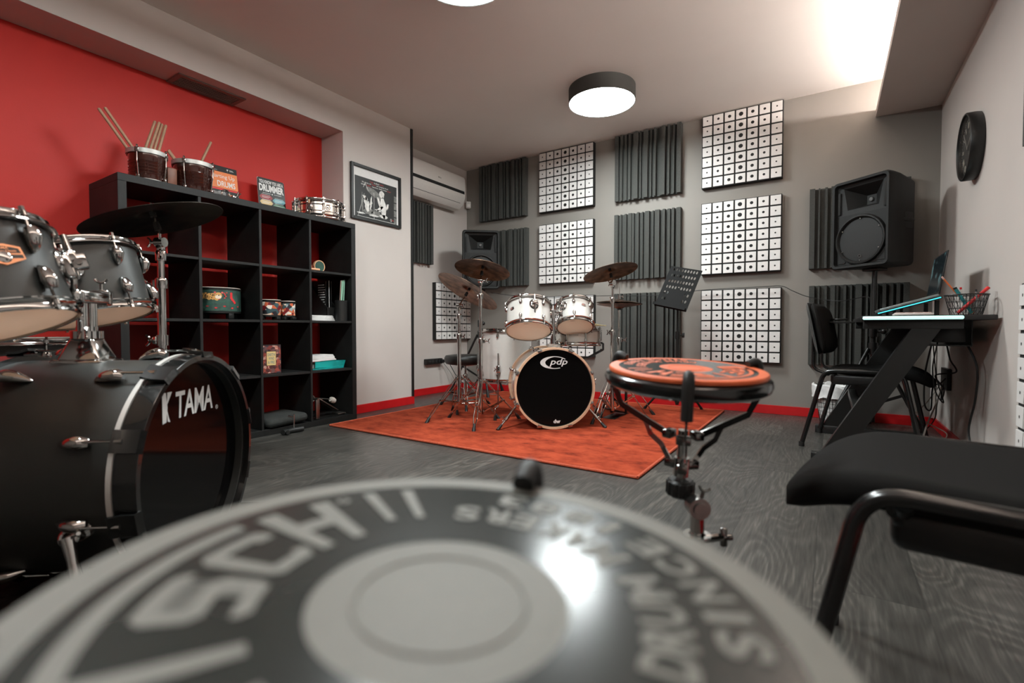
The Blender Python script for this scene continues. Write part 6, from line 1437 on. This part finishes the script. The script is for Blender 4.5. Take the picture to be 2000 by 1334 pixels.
    m = M(); m.cyl((tl_.x,tl_.y,zt-0.01),(tl_.x,tl_.y,zt-0.06),0.0125,seg=16); m.cyl((tl_.x,tl_.y,zt-0.05),(tl_.x,tl_.y,0.10),0.0105,seg=16); s.part('upper_tube', m, CHROME)
    m = M(); m.cyl((tl_.x,tl_.y,zt-0.052),(tl_.x,tl_.y,0.07),0.0145,seg=18); m.lathe([(0.0145,0),(0.024,0.0),(0.024,0.004),(0.0145,0.004)],24,T(tl_.x,tl_.y,zt-0.053),close=True); m.tube([(tl_.x+0.015,tl_.y,zt-0.055),V((tl_.x,tl_.y,zt-0.055))+RR*0.045],0.007,8); s.part('lower_tube', m, CHROME)
    kq = V((tl_.x,tl_.y,zt-0.055))+RR*0.048; m = M(); m.cyl(kq-RR*0.012, kq, 0.006, seg=10); m.box((0,0,0),(0.012,0.010,0.032), T(kq) @ frame((0,0,0), RR), bev=0.003); m.box((0,0,0),(0.010,0.034,0.012), T(kq) @ frame((0,0,0), RR), bev=0.003); s.part('wing_screw', m, DCHROME)
    for k in range(3):
        q3 = T(tl_.x,tl_.y,0) @ rz(stand_az+2*PI*k/3); m = M()
        for ss in (-1,1): m.bar([q3 @ V((0.015,ss*0.008,0.20)), q3 @ V((0.20,ss*0.008,0.03))], 0.010, 0.003, q3.to_3x3() @ V((0,1,0)))
        lg = s.part('leg', m, CHROME); m = M(); m.cyl(q3 @ V((0.185,0,0.045)), q3 @ V((0.212,0,0.008)), 0.010, 0.013, seg=12); s.part('rubber_foot', m, RUBBER, parent=lg)
        m = M(); m.bar([q3 @ V((0.012,0,0.085)), q3 @ V((0.10,0,0.118))], 0.012, 0.003, q3.to_3x3() @ V((0,1,0))); s.part('leg_brace', m, CHROME)
    m = M(); m.cyl((tl_.x,tl_.y,0.185),(tl_.x,tl_.y,0.215),0.021,seg=18); m.cyl((tl_.x,tl_.y,0.075),(tl_.x,tl_.y,0.10),0.02,seg=18); s.part('leg_hub', m, CHROME)
    return t
oh = at(1334, 852, 0.905); ot = at(1362, 990, 0.88)
practice_pad('orange rubber practice pad on a low stand in front of the white drum kit', (-0.2249,0.9394,0.6119), (0.055,-0.054,1), 0.140, OPAD, 82.4, (-108, 12, 132), None, hub=oh, pole_xy=(ot.x, ot.y), standlabel='chrome and black basket stand under the orange practice pad', stand_az=math.radians(180), tilt_to=ot)
gC = V((-0.1278,0.1448,0.5783)); gz = V((0.059,0.027,1)).normalized(); gh = gC - gz*0.145
practice_pad('grey rubber practice pad filling the foreground, blurred', gC, gz, 0.150, GPAD, 0.0, (75, 204, 318), None, hub=gh, pole_xy=(gh.x, gh.y), standlabel='basket stand hidden beneath the grey foreground practice pad', stand_az=math.radians(20), tilt_to=gh-gz*0.17, base_r=1.012)
